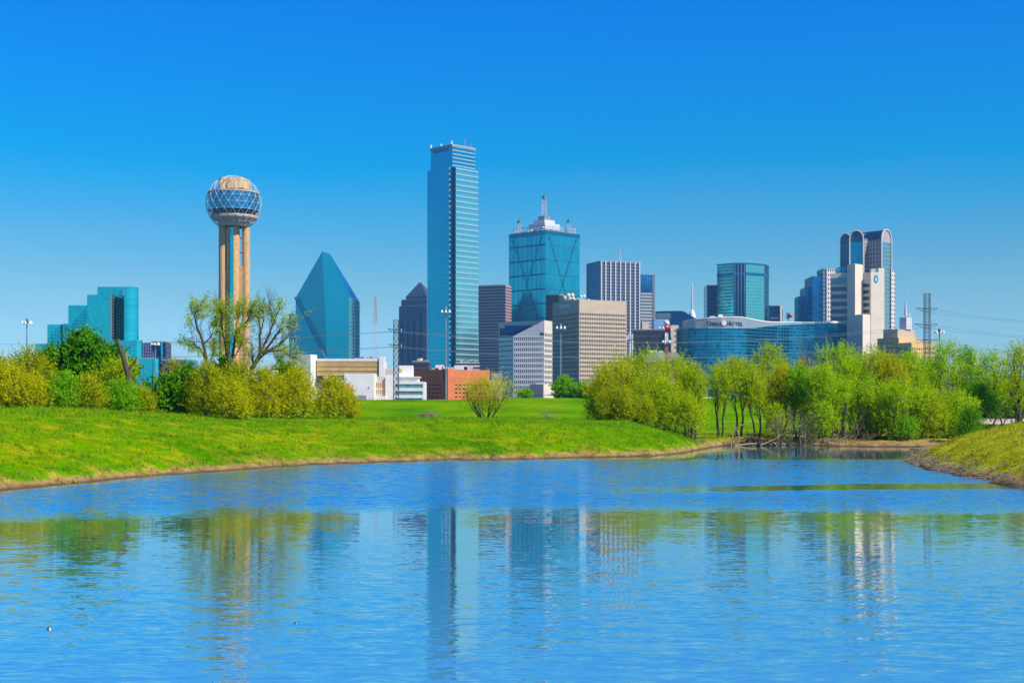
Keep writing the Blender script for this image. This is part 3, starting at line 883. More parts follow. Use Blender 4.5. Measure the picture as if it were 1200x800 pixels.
mb = MB(); d_ = (Rp - Cp).normalized(); n_ = Vector((d_.y, -d_.x))
nb_ = 44
for i in range(nb_):
    z_ = GZ + (zr - GZ) * (i + 0.72) / nb_
    mb.prism([N2 + n_ * 0.5, Rp + n_ * 0.5, Rp - n_ * 0.1, N2 - n_ * 0.1], z_ - 0.7, z_ + 0.7, bottom=True)
for i in range(44):
    z_ = GZ + (zr - GZ) * (i + 0.7) / 44
    mb.box((N1.x + 0.6, N1.y - 0.2, z_), (1.5, 1.2, 2.1))
build(mb, 'floor_bands', M['band'], t)
cpl = corner(504.8, 530, 556.5, D - 2, 45)
mb = MB(); mb.prism(cpl, zr, zc2, [18, 18, 18, 18], 6); build(mb, 'crown', M['bofa_l'], t)
mb = MB(); d_ = (cpl[2] - cpl[1]).normalized(); n_ = Vector((d_.y, -d_.x))
for i in range(6):
    z_ = zr + (zc2 - zr) * (i + 0.55) / 6
    mb.prism([cpl[1] + n_ * 0.5, cpl[2] + n_ * 0.5, cpl[2] - n_ * 0.1, cpl[1] - n_ * 0.1], z_ - 0.5, z_ + 0.6, bottom=True)
build(mb, 'crown_bands', M['band'], t)
mb = MB(); mb.prism(inset(cpl, -0.5), zc2 - 2.5, zc2 + 0.4, 8, 1); build(mb, 'parapet', M['grey'], t)
d2 = (cpl[1] - cpl[0]).normalized(); n2 = Vector((d2.y, -d2.x))
mb = MB(); mb.prism([cpl[0].lerp(cpl[1], .12) + n2 * .6, cpl[0].lerp(cpl[1], .8) + n2 * .6, cpl[0].lerp(cpl[1], .8), cpl[0].lerp(cpl[1], .12)], zc2 - 5.5, zc2 - 2.6, bottom=True)
build(mb, 'louver_strip', M['slot'], t)
for fr_, h_ in ((0.02, 4), (0.5, 3), (0.98, 4)):
    p_ = cpl[0].lerp(cpl[1], fr_)
    mb = MB(); mb.box((p_.x, p_.y + 1, zc2 + h_ / 2), (1.4, 1.4, h_)); build(mb, 'roof_beacon', M['white'], t)
for fr_ in (0.55, 0.8):
    p_ = cpl[1].lerp(cpl[2], fr_)
    mb = MB(); mb.tube([(p_.x, p_.y + 3, zc2), (p_.x, p_.y + 3, zc2 + (9 if fr_ < .7 else 5))], 0.35, 5); build(mb, 'antenna', M['steel'], t)

D = 1380
t = tower('banded_office', 'low white office with dark window bands at the foot of the tallest tower', 548, D)
pl = slab(534, 562, D, 30)
mb = MB(); op = lattice(mb, pl[0], pl[1], GZ, Z(424.5, D), 1, 12, 1.0, 0.5, 0.8); build(mb, 'wall', M['ltgrey'], t)
put_windows(t, op, M['pane'], 'window_band', bays=20)
block(t, inset(pl, 0.9), GZ, Z(424.8, D) - 0.4, 1, 1, M['ltgrey'], 'core')
rooftop_units(t, pl, Z(424.5, D), 5, 4, 4, ('grey', 'steel'))

# dark banded tower
D = 1600
t = tower('banded_violet_tower', 'dark violet tower with fine horizontal bands between the tallest tower and the spired teal tower', 580, D)
pl = corner(560.6, 592, 599, D, 70)
block(t, pl, GZ, Z(334, D), [14, 5, 14, 5], 40, M['purpb'], 'banded_wall')
mb = MB(); d_ = (pl[2] - pl[1]).normalized(); n_ = Vector((d_.y, -d_.x)) * 0.4
mb.wall(pl[1] + n_, pl[2] + n_, GZ, Z(334.2, D), 2, 40); build(mb, 'lit_pink_side_wall', M['litband'], t)

# spired teal tower with the X pattern
D = 1700
t = tower('spired_teal_tower', 'wide teal glass tower marked with a big X and crowned by a lattice spire', 639, D)
pl = corner(596.5, 639, 679.3, D, 45)
zr = Z(269.8, D)
block(t, pl, GZ, zr, [8, 8, 8, 8], 12, M['ren'])
for (a, b_) in ((pl[0], pl[1]), (pl[1], pl[2])):
    d_ = (b_ - a); n_ = Vector((d_.y, -d_.x)).normalized()
    mb = MB(); ml_ = MB()
    zx0, zx1 = Z(276, D), Z(385, D)
    for s_ in range(25):
        f_ = (s_ + .5) / 25
        for fr_ in (0.10 + 0.80 * f_, 0.90 - 0.80 * f_):
            p_ = a + d_ * fr_ + n_ * 0.35
            z_ = zx0 + (zx1 - zx0) * f_
            e_ = d_.normalized()
            big_ = 0.9 if s_ % 3 else 2.0
            mb.face([(p_ - e_ * big_).to_3d() + Vector((0, 0, z_)), p_.to_3d() + Vector((0, 0, z_ - 2.6)), (p_ + e_ * big_).to_3d() + Vector((0, 0, z_)), p_.to_3d() + Vector((0, 0, z_ + 2.6))], [(0, 0), (1, 0), (1, 1), (0, 1)])
            if s_ % 2 == 0:
                for o_ in (-1.8, 1.8):
                    q_ = p_ + n_ * .1 + e_ * o_
                    mb.box((q_.x, q_.y, z_ + o_), (0.75, .75, 0.75), 0, 1)
    build(mb, 'x_pattern', [M['rend'], M['palepane']], t)
    mb = MB(); mb.prism([a + n_ * .3, b_ + n_ * .3, b_, a], zr - 5, zr + .3, 8, 1, bottom=True); build(mb, 'top_band', M['rend'], t)
mb = MB()
for a, b_ in ((pl[0], pl[1]), (pl[1], pl[2]), (pl[2], pl[3]), (pl[3], pl[0])):
    aa, bb = Vector((a.x, a.y, zr)), Vector((b_.x, b_.y, zr))
    c_ = sum(pl, Vector((0, 0))) / 4
    aa += (Vector((c_.x, c_.y, zr)) - aa) * 0.12; bb += (Vector((c_.x, c_.y, zr)) - bb) * 0.12
    N_ = 9
    for i in range(N_):
        p0, p1 = aa.lerp(bb, i / N_), aa.lerp(bb, (i + 1) / N_)
        u_ = Vector((0, 0, 7))
        mb.tube([p0, p0 + u_], .35, 4); mb.tube([p0 + u_, p1 + u_], .35, 4); mb.tube([p0, p1 + u_], .25, 4); mb.tube([p1, p0 + u_], .25, 4)
build(mb, 'crown_lattice', M['ltgrey'], t)
c_ = sum(pl, Vector((0, 0))) / 4
for half, y0, y1, mt_ in ((14, 269.8, 263, 'ltgrey'), (9.5, 263, 258.5, 'ltgrey'), (5.5, 258.5, 253.5, 'steel')):
    q = [c_ + Vector((0, -1)) * half * 1.414, c_ + Vector((1, 0)) * half * 1.414, c_ + Vector((0, 1)) * half * 1.414, c_ + Vector((-1, 0)) * half * 1.414]
    mb = MB(); mb.prism(q, Z(y0, D + 43), Z(y1, D + 43)); build(mb, 'stepped_plinth', M[mt_], t)
D2 = D + 43
mb = MB(); lattice_mast(mb, P(637.8, 253.5, D2), P(637.8, 233, D2), 6.4, 5.2, 5, 0.42); build(mb, 'spire_mast', M['ltgrey'], t)
mb = MB(); mb.lathe((X(637.8, D2), D2), [(4.5, Z(233, D2), 0), (0.01, Z(227.5, D2), 0)], 4); build(mb, 'spire_cap', M['copper'], t)
for px_, dd, yb, yt in ((608.5, 31, 271, 261), (666.5, 29, 270.6, 260.5), (638, 76, 270, 261)):
    Dm = D + dd
    mb = MB(); lattice_mast(mb, P(px_, yb, Dm), P(px_, yt, Dm), 3.4, 3.0, 3, 0.3); o_ = build(mb, 'corner_mast', M['ltgrey'], t)
    mb = MB(); mb.lathe((X(px_, Dm), Dm), [(3.3, Z(yt, Dm), 0), (0.01, Z(yt - 4.6, Dm), 0)], 4); build(mb, 'mast_cap', M['copper'], t, sub=o_)
r = random.Random(5)
for i in range(16):
    s_, q_ = r.uniform(.08, .92), r.uniform(.04, .3)
    p_ = (pl[1] + (pl[2] - pl[1]) * s_ + (pl[0] - pl[1]) * q_) if i % 2 else (pl[1] + (pl[0] - pl[1]) * s_ + (pl[2] - pl[1]) * q_)
    dish(t, (p_.x, p_.y, zr + r.uniform(1.5, 5)), r.uniform(1.0, 1.9), M[r.choice(['white', 'ltgrey', 'red', 'white', 'pale'])], 'roof_dish')

# dark block behind the grid hotel
D = 1420
t = tower('dark_block', 'dark brown block showing between the spired teal tower and the tan grid hotel', 651, D)
block(t, corner(639.5, 655, 663, D, 60), GZ, Z(345.5, D), [8, 5, 8, 5], 28, M['brown'])

# tan grid hotel
D = 1250
t = tower('grid_hotel', 'tan concrete hotel with a grid of small square windows and lettering on its shaded side', 678, D)
pl = corner(647.8, 678.4, 734.3, D, 29)
zr = Z(350.8, D)
mb = MB()
opR = lattice(mb, pl[1], pl[2], GZ, zr, 27, 21, 0.62, 0.55, 0.7, 0.115, 0.03, 0.015)
opL = lattice(mb, pl[0], pl[1], GZ, zr, 13, 21, 0.62, 0.55, 0.7, 0.115, 0.03, 0.015)
build(mb, 'wall', M['beige'], t)
opR.sort(key=lambda o: -o[2]); opL.sort(key=lambda o: -o[2])
put_windows(t, opR[:81] + opL[:19] + opR[81:] + opL[19:], M['panedk'])
block(t, inset(pl, 0.75), GZ, zr - 0.6, 1, 1, M['beige'], 'core')
text_on(t, 'WESTIN', pl[0], pl[1], 0.47, Z(360.4, D + 18), 3.9, M['letter'], out=0.3)
rooftop_units(t, pl, zr, 7, 11, 3.0, ('ltgrey', 'beige', 'grey'))
for i, (px_, py_, r_) in enumerate(((662, 349, 2.0), (666, 346.2, 2.1), (670.5, 346, 2.1), (668, 350, 1.9), (672, 350, 1.6), (681, 347.5, 1.4), (684.5, 347, 1.4))):
    dish(t, P(px_, py_, D + 26), r_, M['pale'] if i < 5 else M['white'], 'roof_dish')

# navy tower with white stripes
D = 1620
t = tower('striped_tower', 'navy tower with tall white vertical stripes behind the tan grid hotel', 705, D)
pl = corner(687.2, 703.8, 749.6, D, 22)
zr = Z(306, D)
block(t, pl, GZ, zr, [7, 20, 7, 20], 46, M['navy'], 'dark_wall')
mb = MB(); mb.wall(pl[1] + Vector((.05, -.1)), pl[2] + Vector((.05, -.1)), GZ, zr, 26, 46); build(mb, 'banded_front', M['purpb'], t)
d_ = pl[2] - pl[1]; n_ = Vector((d_.y, -d_.x)).normalized()
for i in range(9):
    f_ = (0.0 if i == 0 else 0.975 if i == 8 else i / 8 - 0.015)
    wd = 0.028
    p0 = pl[1] + d_ * f_; p1 = pl[1] + d_ * (f_ + wd)
    mb = MB(); mb.prism([p0 + n_ * 1.2, p1 + n_ * 1.2, p1, p0], GZ, zr + .8); build(mb, 'white_pilaster', M['ltgrey'], t)
mb = MB(); q_ = P(726.8, 306, D + 12); lattice_mast(mb, q_, q_ + Vector((0, 0, 10)), 2.6, 2.2, 3, .3); mb.tube([q_ + Vector((0, 0, 10)), q_ + Vector((0, 0, 15))], .3, 5)
build(mb, 'antenna', M['ltgrey'], t)
rooftop_units(t, pl, zr, 4, 8, 2.0)

D = 1800
t = tower('blue_topped_tower', 'slim tower with a plain blue top and grey banded shaft right of the striped tower', 758, D)
pl = corner(745, 751, 767, D, 20)
block(t, pl, GZ, Z(343, D), [4, 6, 4, 6], 36, M['greyband'], 'banded_shaft', None)
block(t, pl, Z(343, D), Z(321.5, D), [4, 6, 4, 6], 9, M['blue'], 'blue_top')
p_ = pl[2]
mb = MB(); mb.prism([p_ + Vector((-3, -1.5)), p_ + Vector((0.4, -.6)), p_ + Vector((0, 3)), p_ + Vector((-3, 3))], GZ, Z(321.2, D)); build(mb, 'corner_pier', M['purpb'], t)
mb = MB(); mb.box((p_.x - 13, p_.y - 8, Z(383, D)), (9, 5, 14)); build(mb, 'lower_wing', M['pale'], t)

D = 1500
t = tower('sloping_navy_block', 'low navy glass block with a sloping right shoulder behind the curved hotel', 790, D)
mb = MB()
outl = [(768, 460), (768, 364.7), (796, 364), (801, 364.6), (812, 371), (818, 376), (822, 460)]
for i in range(len(outl)):
    (x0, y0), (x1, y1) = outl[i], outl[(i + 1) % len(outl)]
    mb.face([P(x0, min(y0, 477), D), P(x0, min(y0, 477), D + 40), P(x1, min(y1, 477), D + 40), P(x1, min(y1, 477), D)])
mb.face([P(x, y, D) for x, y in reversed(outl)], [(x / 4, -y / 3) for x, y in reversed(outl)])
mb.face([P(x, y, D + 40) for x, y in outl])
build(mb, 'curtain_wall', M['navy'], t)
mb = MB(); mb.wall((X(769, D), D - .4), (X(786, D), D - .4), Z(373, D), Z(367, D), 10, 3); build(mb, 'grey_window_band', M['greyglass'], t)
D = 1440
t = tower('pale_blue_block', 'pale blue low block in front of the sloping navy block', 776, D)
block(t, slab(766.5, 785, D, 25), GZ, Z(374.6, D), 12, 20, facade('pale_blue_wall', (0.2, 0.34, 0.55), (0.3, 0.45, 0.65), .3, .2, var=.3, metal=.4, rough=.3))
t = tower('brick_stair_block', 'slim pinkish stair block beside the left end of the curved hotel', 793, 1330)
block(t, slab(786, 795.5, 1335, 15), GZ, Z(381.5, 1335), 1, 1, M['cream'], 'wall')
mb = MB(); op = lattice(mb, (X(790, 1330), 1330), (X(795.3, 1330), 1330), GZ, Z(384, 1330), 2, 14, .5, .5, .5); build(mb, 'front_wall', M['pale'], t)
put_windows(t, op, M['panedk'])
D = 1340
t = tower('brown_slab_block', 'dark brown horizontal-windowed block behind the red and white mast', 766, D)
pl = corner(741.5, 788, 791.5, D, 82)
block(t, pl, GZ, Z(386.4, D), [16, 3, 16, 3], 14, M['brown'])
rooftop_units(t, pl, Z(386.4, D), 3, 2, 1.6)
D = 1180
t = tower('flat_roof_shed', 'low grey shed with a shallow sloping roof left of the curved hotel', 775, D)
mb = MB()
fr_ = [P(752, 424, D), P(795, 424, D), P(795, 413.8, D), P(767, 411.5, D)]
bk_ = [p + Vector((0, 25, 0)) for p in fr_]
mb.face(list(reversed(fr_))[::-1]); mb.face(bk_[::-1])
for i in range(4): mb.face([fr_[i], bk_[i], bk_[(i + 1) % 4], fr_[(i + 1) % 4]][::-1])
build(mb, 'sloping_roof', M['grey'], t)
mb = MB(); mb.prism(slab(755, 795.4, D + 1, 22), GZ, Z(424, D)); build(mb, 'wall', M['tan'], t)
mb = MB(); mb.prism(slab(761, 770, D + 4, 8), Z(413, D), Z(410.5, D), bottom=True); build(mb, 'rooftop_unit', M['white'], t)
mb = MB(); mb.prism(slab(773, 777, D + 4, 8), Z(413, D), Z(410.8, D), bottom=True); build(mb, 'rooftop_unit', M['white'], t)

D = 1150
t = thing('antenna_mast', 'red and white mast hung with drum antennas left of the curved hotel', 'mast', (X(781, D), D, GZ))
ys = [478, 410, 403, 394, 390, 384, 375.5]
mats_ = ['red', 'red', 'white', 'white', 'red', 'white']
for i in range(6):
    w_ = 1.9 if i < 4 else 2.6
    mb = MB(); lattice_mast(mb, Vector((X(781, D), D, max(GZ, Z(ys[i], D)))), Vector((X(781, D), D, Z(ys[i + 1], D))), w_, w_, 6 if i == 0 else 3, .5)
    build(mb, 'mast_section', M[mats_[i]], t)
for px_, py_, r_, mt_ in ((777.6, 385, 1.6, 'white'), (772.5, 384, 1.1, 'white'), (785, 384, 1.5, 'red'), (786.5, 386, 1.0, 'white'), (777, 400.5, 1.3, 'white'), (784.5, 400.6, 1.5, 'white'), (780, 377.5, 1.7, 'ltgrey'), (782.5, 379, 1.5, 'white'), (781, 383.5, 2.2, 'red')):
    dish(t, P(px_, py_, D - 2), r_, M[mt_], 'drum_antenna')

D = 1600
t = thing('needle_spire', 'slim white tapering needle spire standing behind the curved hotel roof', 'spire', (X(811, D), D, GZ))
mb = MB(); mb.tube([P(811.2, 477, D), P(811.2, 366, D), P(811.2, 336, D), P(811.2, 331.5, D)], [1.6, 1.3, 0.65, 0.2], 10); build(mb, 'needle', M['ltgrey'], t, True)
mb = MB(); mb.tube([P(809, 369, D), P(811.2, 360, D), P(814.5, 369, D)], 0.5, 5); build(mb, 'brace', M['white'], t)
mb = MB(); mb.lathe((X(811.2, D), D), [(4.2, Z(372, D), 0), (3.4, Z(367, D), 0), (1.4, Z(363, D), 0)], 12); build(mb, 'base', M['white'], t)

D = 1750
t = tower('small_navy_tower', 'narrow navy tower against the left side of the chamfered teal tower', 834, D)
block(t, slab(828.6, 842, D, 30), GZ, Z(334.2, D), 6, 30, M['navy'])

# chamfered dark teal tower
D = 1650
t = tower('chamfered_teal_tower', 'broad dark-teal tower with ribbed corner and dark band below its flat top', 868, D)
V2 = Vector
pl = [V2((X(840.4, D + 18), D + 18)), V2((X(859.6, D + 2), D + 2)), V2((X(874, D), D)), V2((X(895.6, D + 16), D + 16)), V2((X(901, D + 34), D + 34)), V2((X(897, D + 60), D + 60)), V2((X(846, D + 60), D + 60))]
zr = Z(308.2, D)
for i, (mt_, nb_, nm) in enumerate((('thank', 6, 'side_face'), ('navy', 4, 'ribbed_corner'), ('thank', 6, 'front_face'), ('navy', 3, 'dark_edge'), ('navy', 6, 'rear_face'), ('navy', 8, 'rear_face'), ('navy', 8, 'rear_face'))):
    mb = MB(); mb.wall(pl[i], pl[(i + 1) % 7], GZ, zr, nb_, 44); build(mb, nm, M[mt_], t)
mb = MB(); mb.face([(p.x, p.y, zr) for p in pl]); build(mb, 'roof', M['roof'], t)
ip = inset(pl, -0.4); mb = MB(); mb.prism(ip, Z(322.4, D), Z(319.2, D), 20, 1, bottom=True); build(mb, 'dark_band', M['slot'], t)
mb = MB(); mb.prism(ip, Z(309.4, D), zr + .4, 20, 1, bottom=True); build(mb, 'parapet', M['slot'], t)
for f_ in (0.1, 0.36, 0.62, 0.88):
    p_ = pl[1].lerp(pl[2], f_)
    mb = MB(); mb.box((p_.x, p_.y, (GZ + zr) / 2), (1.0, 1.6, zr - GZ - 1)); build(mb, 'rib', M['greyglass'], t)

D = 1500
t = tower('lettered_navy_block', 'small navy block with a faint pale sign and a white right edge', 909, D)
block(t, slab(901.5, 914.2, D, 25), GZ, Z(358.4, D), 6, 20, M['navy'])
mb = MB(); mb.prism(slab(914.2, 917.3, D - .3, 20), GZ, Z(359, D)); build(mb, 'white_side_wall', M['pale'], t)
mb = MB(); mb.prism(slab(903, 912, D - .6, .4), Z(374, D), Z(371.8, D), bottom=True); build(mb, 'sign_panel', M['greyglass'], t)
D = 1400
t = thing('red_ball_sign', 'red ball and dark frame on a thin post above the curved hotel roof', 'sign', (X(925, D), D, GZ))
mb = MB(); mb.tube([P(924.5, 477, D), P(924.5, 368, D)], .4, 6); build(mb, 'post', M['steel'], t)
dish(t, P(926, 369.4, D), 2.7, M['red'], 'ball')
mb = MB(); lattice_mast(mb, P(922.8, 374, D + 1), P(922.8, 366.5, D + 1), 1.6, 1.6, 4, .2); build(mb, 'side_frame', M['copper'], t)

# curved glass hotel
D = 1250
t = tower('curved_hotel', 'long curved blue-glass hotel with silver roof band and lettering', 860, D)
pts = [(795.2, D + 22, 384), (797, D + 12, 384), (800, D + 5, 384), (806, D - 1, 384), (815, D - 6, 384), (830, D - 10, 384), (845, D - 11, 384), (860, D - 9, 384), (875, D - 4, 384), (885, D + 4, 383.6), (896, D + 14, 382.0),
       (910, D + 24, 380.6), (925, D + 31, 379.9), (940, D + 34, 379.4), (955, D + 33, 379), (970, D + 27, 378.7), (982, D + 18, 378.6), (989, D + 9, 378.8), (992.6, D + 1, 379.2)]
front = [V2((X(a, d), d)) for a, d, _ in pts]
zh = Z(384, D - 8)
back = [p + V2((0, 18)) for p in reversed(front)]
mb = MB(); u = 0
nfl = 24
ztp = [Z(p3, d) for _, d, p3 in pts]
for i in range(len(front) - 1):
    a, b_ = front[i], front[i + 1]
    du = (b_ - a).length / 3.4
    za, zb_ = ztp[i], ztp[i + 1]
    mb.face([(a.x, a.y, GZ), (b_.x, b_.y, GZ), (b_.x, b_.y, zb_), (a.x, a.y, za)], [(u, 0), (u + du, 0), (u + du, nfl * (zb_ - GZ) / (zh - GZ)), (u, nfl * (za - GZ) / (zh - GZ))])
    u += du
mb.wall(front[-1], back[0], GZ, ztp[-1], 5, nfl); mb.wall(back[-1], front[0], GZ, zh, 5, nfl)
for i in range(len(back) - 1): mb.wall(back[i], back[i + 1], GZ, zh, 4, nfl, 0, ztp[-1 - i], ztp[-2 - i])
build(mb, 'curved_glass_wall', M['omni'], t, True)
for f_ in t.children: 
    pass
mb = MB()
for i in range(len(front) - 1):
    mb.face([(front[i].x, front[i].y, ztp[i]), (front[i + 1].x, front[i + 1].y, ztp[i + 1]), (front[i + 1].x, front[i + 1].y + 18, ztp[i + 1]), (front[i].x, front[i].y + 18, ztp[i])])
build(mb, 'roof', M['ltgrey'], t)
bp_ = [(801, 376.4), (806, 375.2), (815, 373.7), (830, 372.2), (845, 371.3), (860, 371), (870, 371.3), (880, 373.2), (893, 376.0), (905, 377.0), (925, 377.3), (950, 377.4), (972, 377.6), (986, 378.0)]
def fr_at(px):
    for i in range(len(front) - 1):
        if pts[i][0] <= px <= pts[i + 1][0]:
            return on(front[i], front[i + 1], px)
    return front[-1]
mb = MB(); me2 = MB(); bnd = []
for px_ in sorted(set([q[0] for q in bp_] + [q[0] for q in pts if 801 <= q[0] <= 986])):
    p_ = fr_at(px_)
    bnd.append((p_ + V2((0, 1.2)), Z(float(np.interp(px_, [q[0] for q in bp_], [q[1] for q in bp_])), p_.y)))
u = 0
for i in range(len(bnd) - 1):
    (a, za), (b_, zb_) = bnd[i], bnd[i + 1]
    du = (b_ - a).length / 1.6
    mb.face([(a.x, a.y, zh), (b_.x, b_.y, zh), (b_.x, b_.y, zb_), (a.x, a.y, za)], [(u, 0), (u + du, 0), (u + du, 1), (u, 1)])
    mb.face([(b_.x, b_.y + 9, zh), (a.x, a.y + 9, zh), (a.x, a.y + 9, za), (b_.x, b_.y + 9, zb_)], [(u, 0), (u + du, 0), (u + du, 1), (u, 1)])
    me2.face([(a.x, a.y - .3, za - .5), (b_.x, b_.y - .3, zb_ - .5), (b_.x, b_.y - .3, zb_ + .35), (a.x, a.y - .3, za + .35)])
    me2.face([(a.x, a.y - .3, za + .35), (b_.x, b_.y - .3, zb_ + .35), (b_.x, b_.y + 9.2, zb_ + .35), (a.x, a.y + 9.2, za + .35)])
    u += du
build(mb, 'silver_roof_band', M['ribbed'], t)
build(me2, 'roof_edge', M['white'], t)
mb = MB()
for i in range(len(front) - 1):
    a, b_ = front[i], front[i + 1]
    f_ = [(a.x, a.y - .5, ztp[i] - .55), (b_.x, b_.y - .5, ztp[i + 1] - .55), (b_.x, b_.y - .5, ztp[i + 1] + .3), (a.x, a.y - .5, ztp[i] + .3)]
    mb.face(f_); mb.face([f_[3], f_[2], (b_.x, b_.y, f_[2][2]), (a.x, a.y, f_[3][2])]); mb.face([f_[1], f_[0], (a.x, a.y, f_[0][2]), (b_.x, b_.y, f_[1][2])])
build(mb, 'eaves_strip', M['palepane'], t)
mb = MB(); mb.prism(slab(842, 847, D + 2, 4), Z(371.4, D), Z(368.2, D)); build(mb, 'rooftop_unit', M['white'], t)
mb = MB(); mb.prism(slab(832, 838, D + 2, 4), Z(373, D), Z(370, D)); build(mb, 'rooftop_unit', M['ltgrey'], t)
mb = MB(); q_ = P(977, 378.4, D + 24); mb.lathe((q_.x, q_.y), [(5, q_.z - .3, 0), (4.4, q_.z + .9, 0), (2.4, q_.z + 1.6, 0), (0.01, q_.z + 1.9, 0)], 16); build(mb, 'roof_dome', M['white'], t)
a_, b_ = fr_at(827), fr_at(872)
ln = V2((a_.x, min(a_.y, b_.y) - 5.0)), V2((b_.x, min(a_.y, b_.y) - 5.0))
def words_on_band(txt, px0, px1, size):
    """letters standing on the curved band, one straight run per word"""
    p0, p1 = fr_at(px0), fr_at(px1)
    return text_on(t, txt, p0, p1, 0.5, Z(381.3, D - 8), size, M['blackp'], out=-0.2)
words_on_band('OMNI', 827.5, 845.5, 4.2)
words_on_band('HOTEL', 852.0, 872.0, 4.2)
q_ = fr_at(848.6)
mb = MB(); mb.tube([(q_.x, q_.y - .5, Z(378.4, D - 10)), (q_.x, q_.y + .9, Z(378.4, D - 10))], 2.2, 20); build(mb, 'round_emblem', M['white'], t)

# stair-step navy glass tower
D = 1480
t = tower('stair_step_tower', 'navy glass tower climbing in three steps toward a pale gridded edge', 955, D)
block(t, slab(935.4, 944.4, D + 24, 20), GZ, Z(348, D + 24), 4, 16, M['blue'], 'step')
block(t, slab(944.2, 952.4, D + 12, 30), GZ, Z(337, D + 12), 3, 18, M['blue'], 'step')
block(t, slab(952.2, 964.6, D, 40), GZ, Z(324, D), 4, 22, M['blue'], 'step')
block(t, slab(964.4, 969, D - 3, 30), GZ, Z(315, D - 3), 3, 34, facade('gridded_blue_edge', (0.02, 0.10, 0.25), (0.3, 0.34, 0.42), .3, .3, var=.3), 'gridded_edge')
pl = [V2((X(968.8, D - 4), D - 4)), V2((X(979, D - 1), D - 1)), V2((X(979, D + 26), D + 26)), V2((X(968.8, D + 26), D + 26))]
block(t, pl, GZ, Z(315.4, D - 4), [4, 3, 4, 3], 30, M['palegrid'], 'pale_end_wall')

# twin-vaulted tower
D = 1560
t = tower('vaulted_tower', 'tall pink-granite tower with rounded barrel-vault tops behind the white logo building', 1015, D)
def vault(px0, px1, D0, D1, pyt, spring, glass, rim, wall, nf=40):
    """a slab whose top is a half-round vault facing the viewer"""
    a, b_ = V2((X(px0, D0), D0)), V2((X(px1, D1), D1))
    zs = Z(spring, (D0 + D1) / 2); zt_ = Z(pyt, (D0 + D1) / 2)
    d = b_ - a; dep = 34
    n_ = V2((-d.y, d.x)).normalized() * dep
    prof = []
    for i in range(13):
        th = math.pi * (1 - i / 12)
        f_ = 0.5 + 0.5 * math.cos(th)
        prof.append((a + d * f_, zs + (zt_ - zs) * math.sin(th)))
    mb = MB(); mb.wall(a, b_, GZ, zs - 3, 5, nf); build(mb, 'glass_front', M[glass], t)
    mb = MB()
    mb.face([(p.x, p.y, z_) for p, z_ in reversed([(prof[0][0], zs - 3)] + prof + [(prof[-1][0], zs - 3)])][::-1][::-1], [(0, 0)] * 15)
    build(mb, 'arched_gable', M[rim], t)
    mb = MB()
    for i in range(12):
        (p, z0_), (q, z1_) = prof[i], prof[i + 1]
        mb.face([(p.x, p.y, z0_), (q.x, q.y, z1_), (q.x + n_.x, q.y + n_.y, z1_), (p.x + n_.x, p.y + n_.y, z0_)], [(0, i), (0, i + 1), (8, i + 1), (8, i)])
    build(mb, 'barrel_vault', M['vault'], t)
    mb = MB()
    mb.wall(b_, b_ + n_, GZ, zs, 8, nf); mb.wall(a + n_, a, GZ, zs, 8, nf); mb.wall(b_ + n_, a + n_, GZ, zs, 6, nf); build(mb, 'granite_wall', M[wall], t)
    mb = MB(); out_ = [(p + (V2((d.y, -d.x)).normalized() * 0.5), z_) for p, z_ in prof]
    path = [Vector((out_[0][0].x, out_[0][0].y, GZ))] + [Vector((p.x, p.y, z_)) for p, z_ in out_] + [Vector((out_[-1][0].x, out_[-1][0].y, GZ))]
    mb.tube(path, 0.75, 5); build(mb, 'pale_rim', M['pale'], t)
vault(985.6, 997, D + 30, D + 12, 273.8, 280.5, 'purple', 'vault', 'pinkstone')
vault(995.6, 1011.8, D + 2, D - 4, 270.0, 280.5, 'teald', 'vault', 'pinkstone')
vault(1032.6, 1044.2, D - 6, D + 6, 269.2, 281.0, 'palepane', 'pinkstone', 'pinkstone')
pl = [V2((X(1011.5, D + 2), D + 2)), V2((X(1017.5, D + 8), D + 8)), V2((X(1033, D - 4), D - 4)), V2((X(1033, D + 40), D + 40)), V2((X(1000, D + 40), D + 40))]
block(t, pl, GZ, Z(279, D), [3, 8, 10, 5, 6], 44, M['pinkstone'], 'recessed_wall', None)
mb = MB(); prev = None
a, b_ = V2((X(1017.5, D + 8), D + 8)), V2((X(1033, D - 4), D - 4))
for i in range(8):
    th = R(90 * i / 7)
    off = V2((0, 18 * (1 - math.cos(th)))); z_ = Z(279, D) + (Z(270, D) - Z(279, D)) * math.sin(th)
    cur = ((a.x, a.y + off.y, z_), (b_.x, b_.y + off.y, z_))
    if prev: mb.face([prev[0], prev[1], cur[1], cur[0]], [(0, i), (6, i), (6, i + 1), (0, i + 1)])
    prev = cur
build(mb, 'cross_vault', M['vault'], t)
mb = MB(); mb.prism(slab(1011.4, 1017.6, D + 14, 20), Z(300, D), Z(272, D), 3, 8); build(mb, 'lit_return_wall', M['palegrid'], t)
block(t, slab(1044.6, 1048.6, D + 4, 24, D + 14), GZ, Z(316.5, D + 8), 2, 32, M['palegrid'], 'lower_shoulder', None)
block(t, slab(984.4, 998, D + 8, 20), GZ, Z(313, D + 8), 4, 30, M['slot'], 'lower_shoulder')

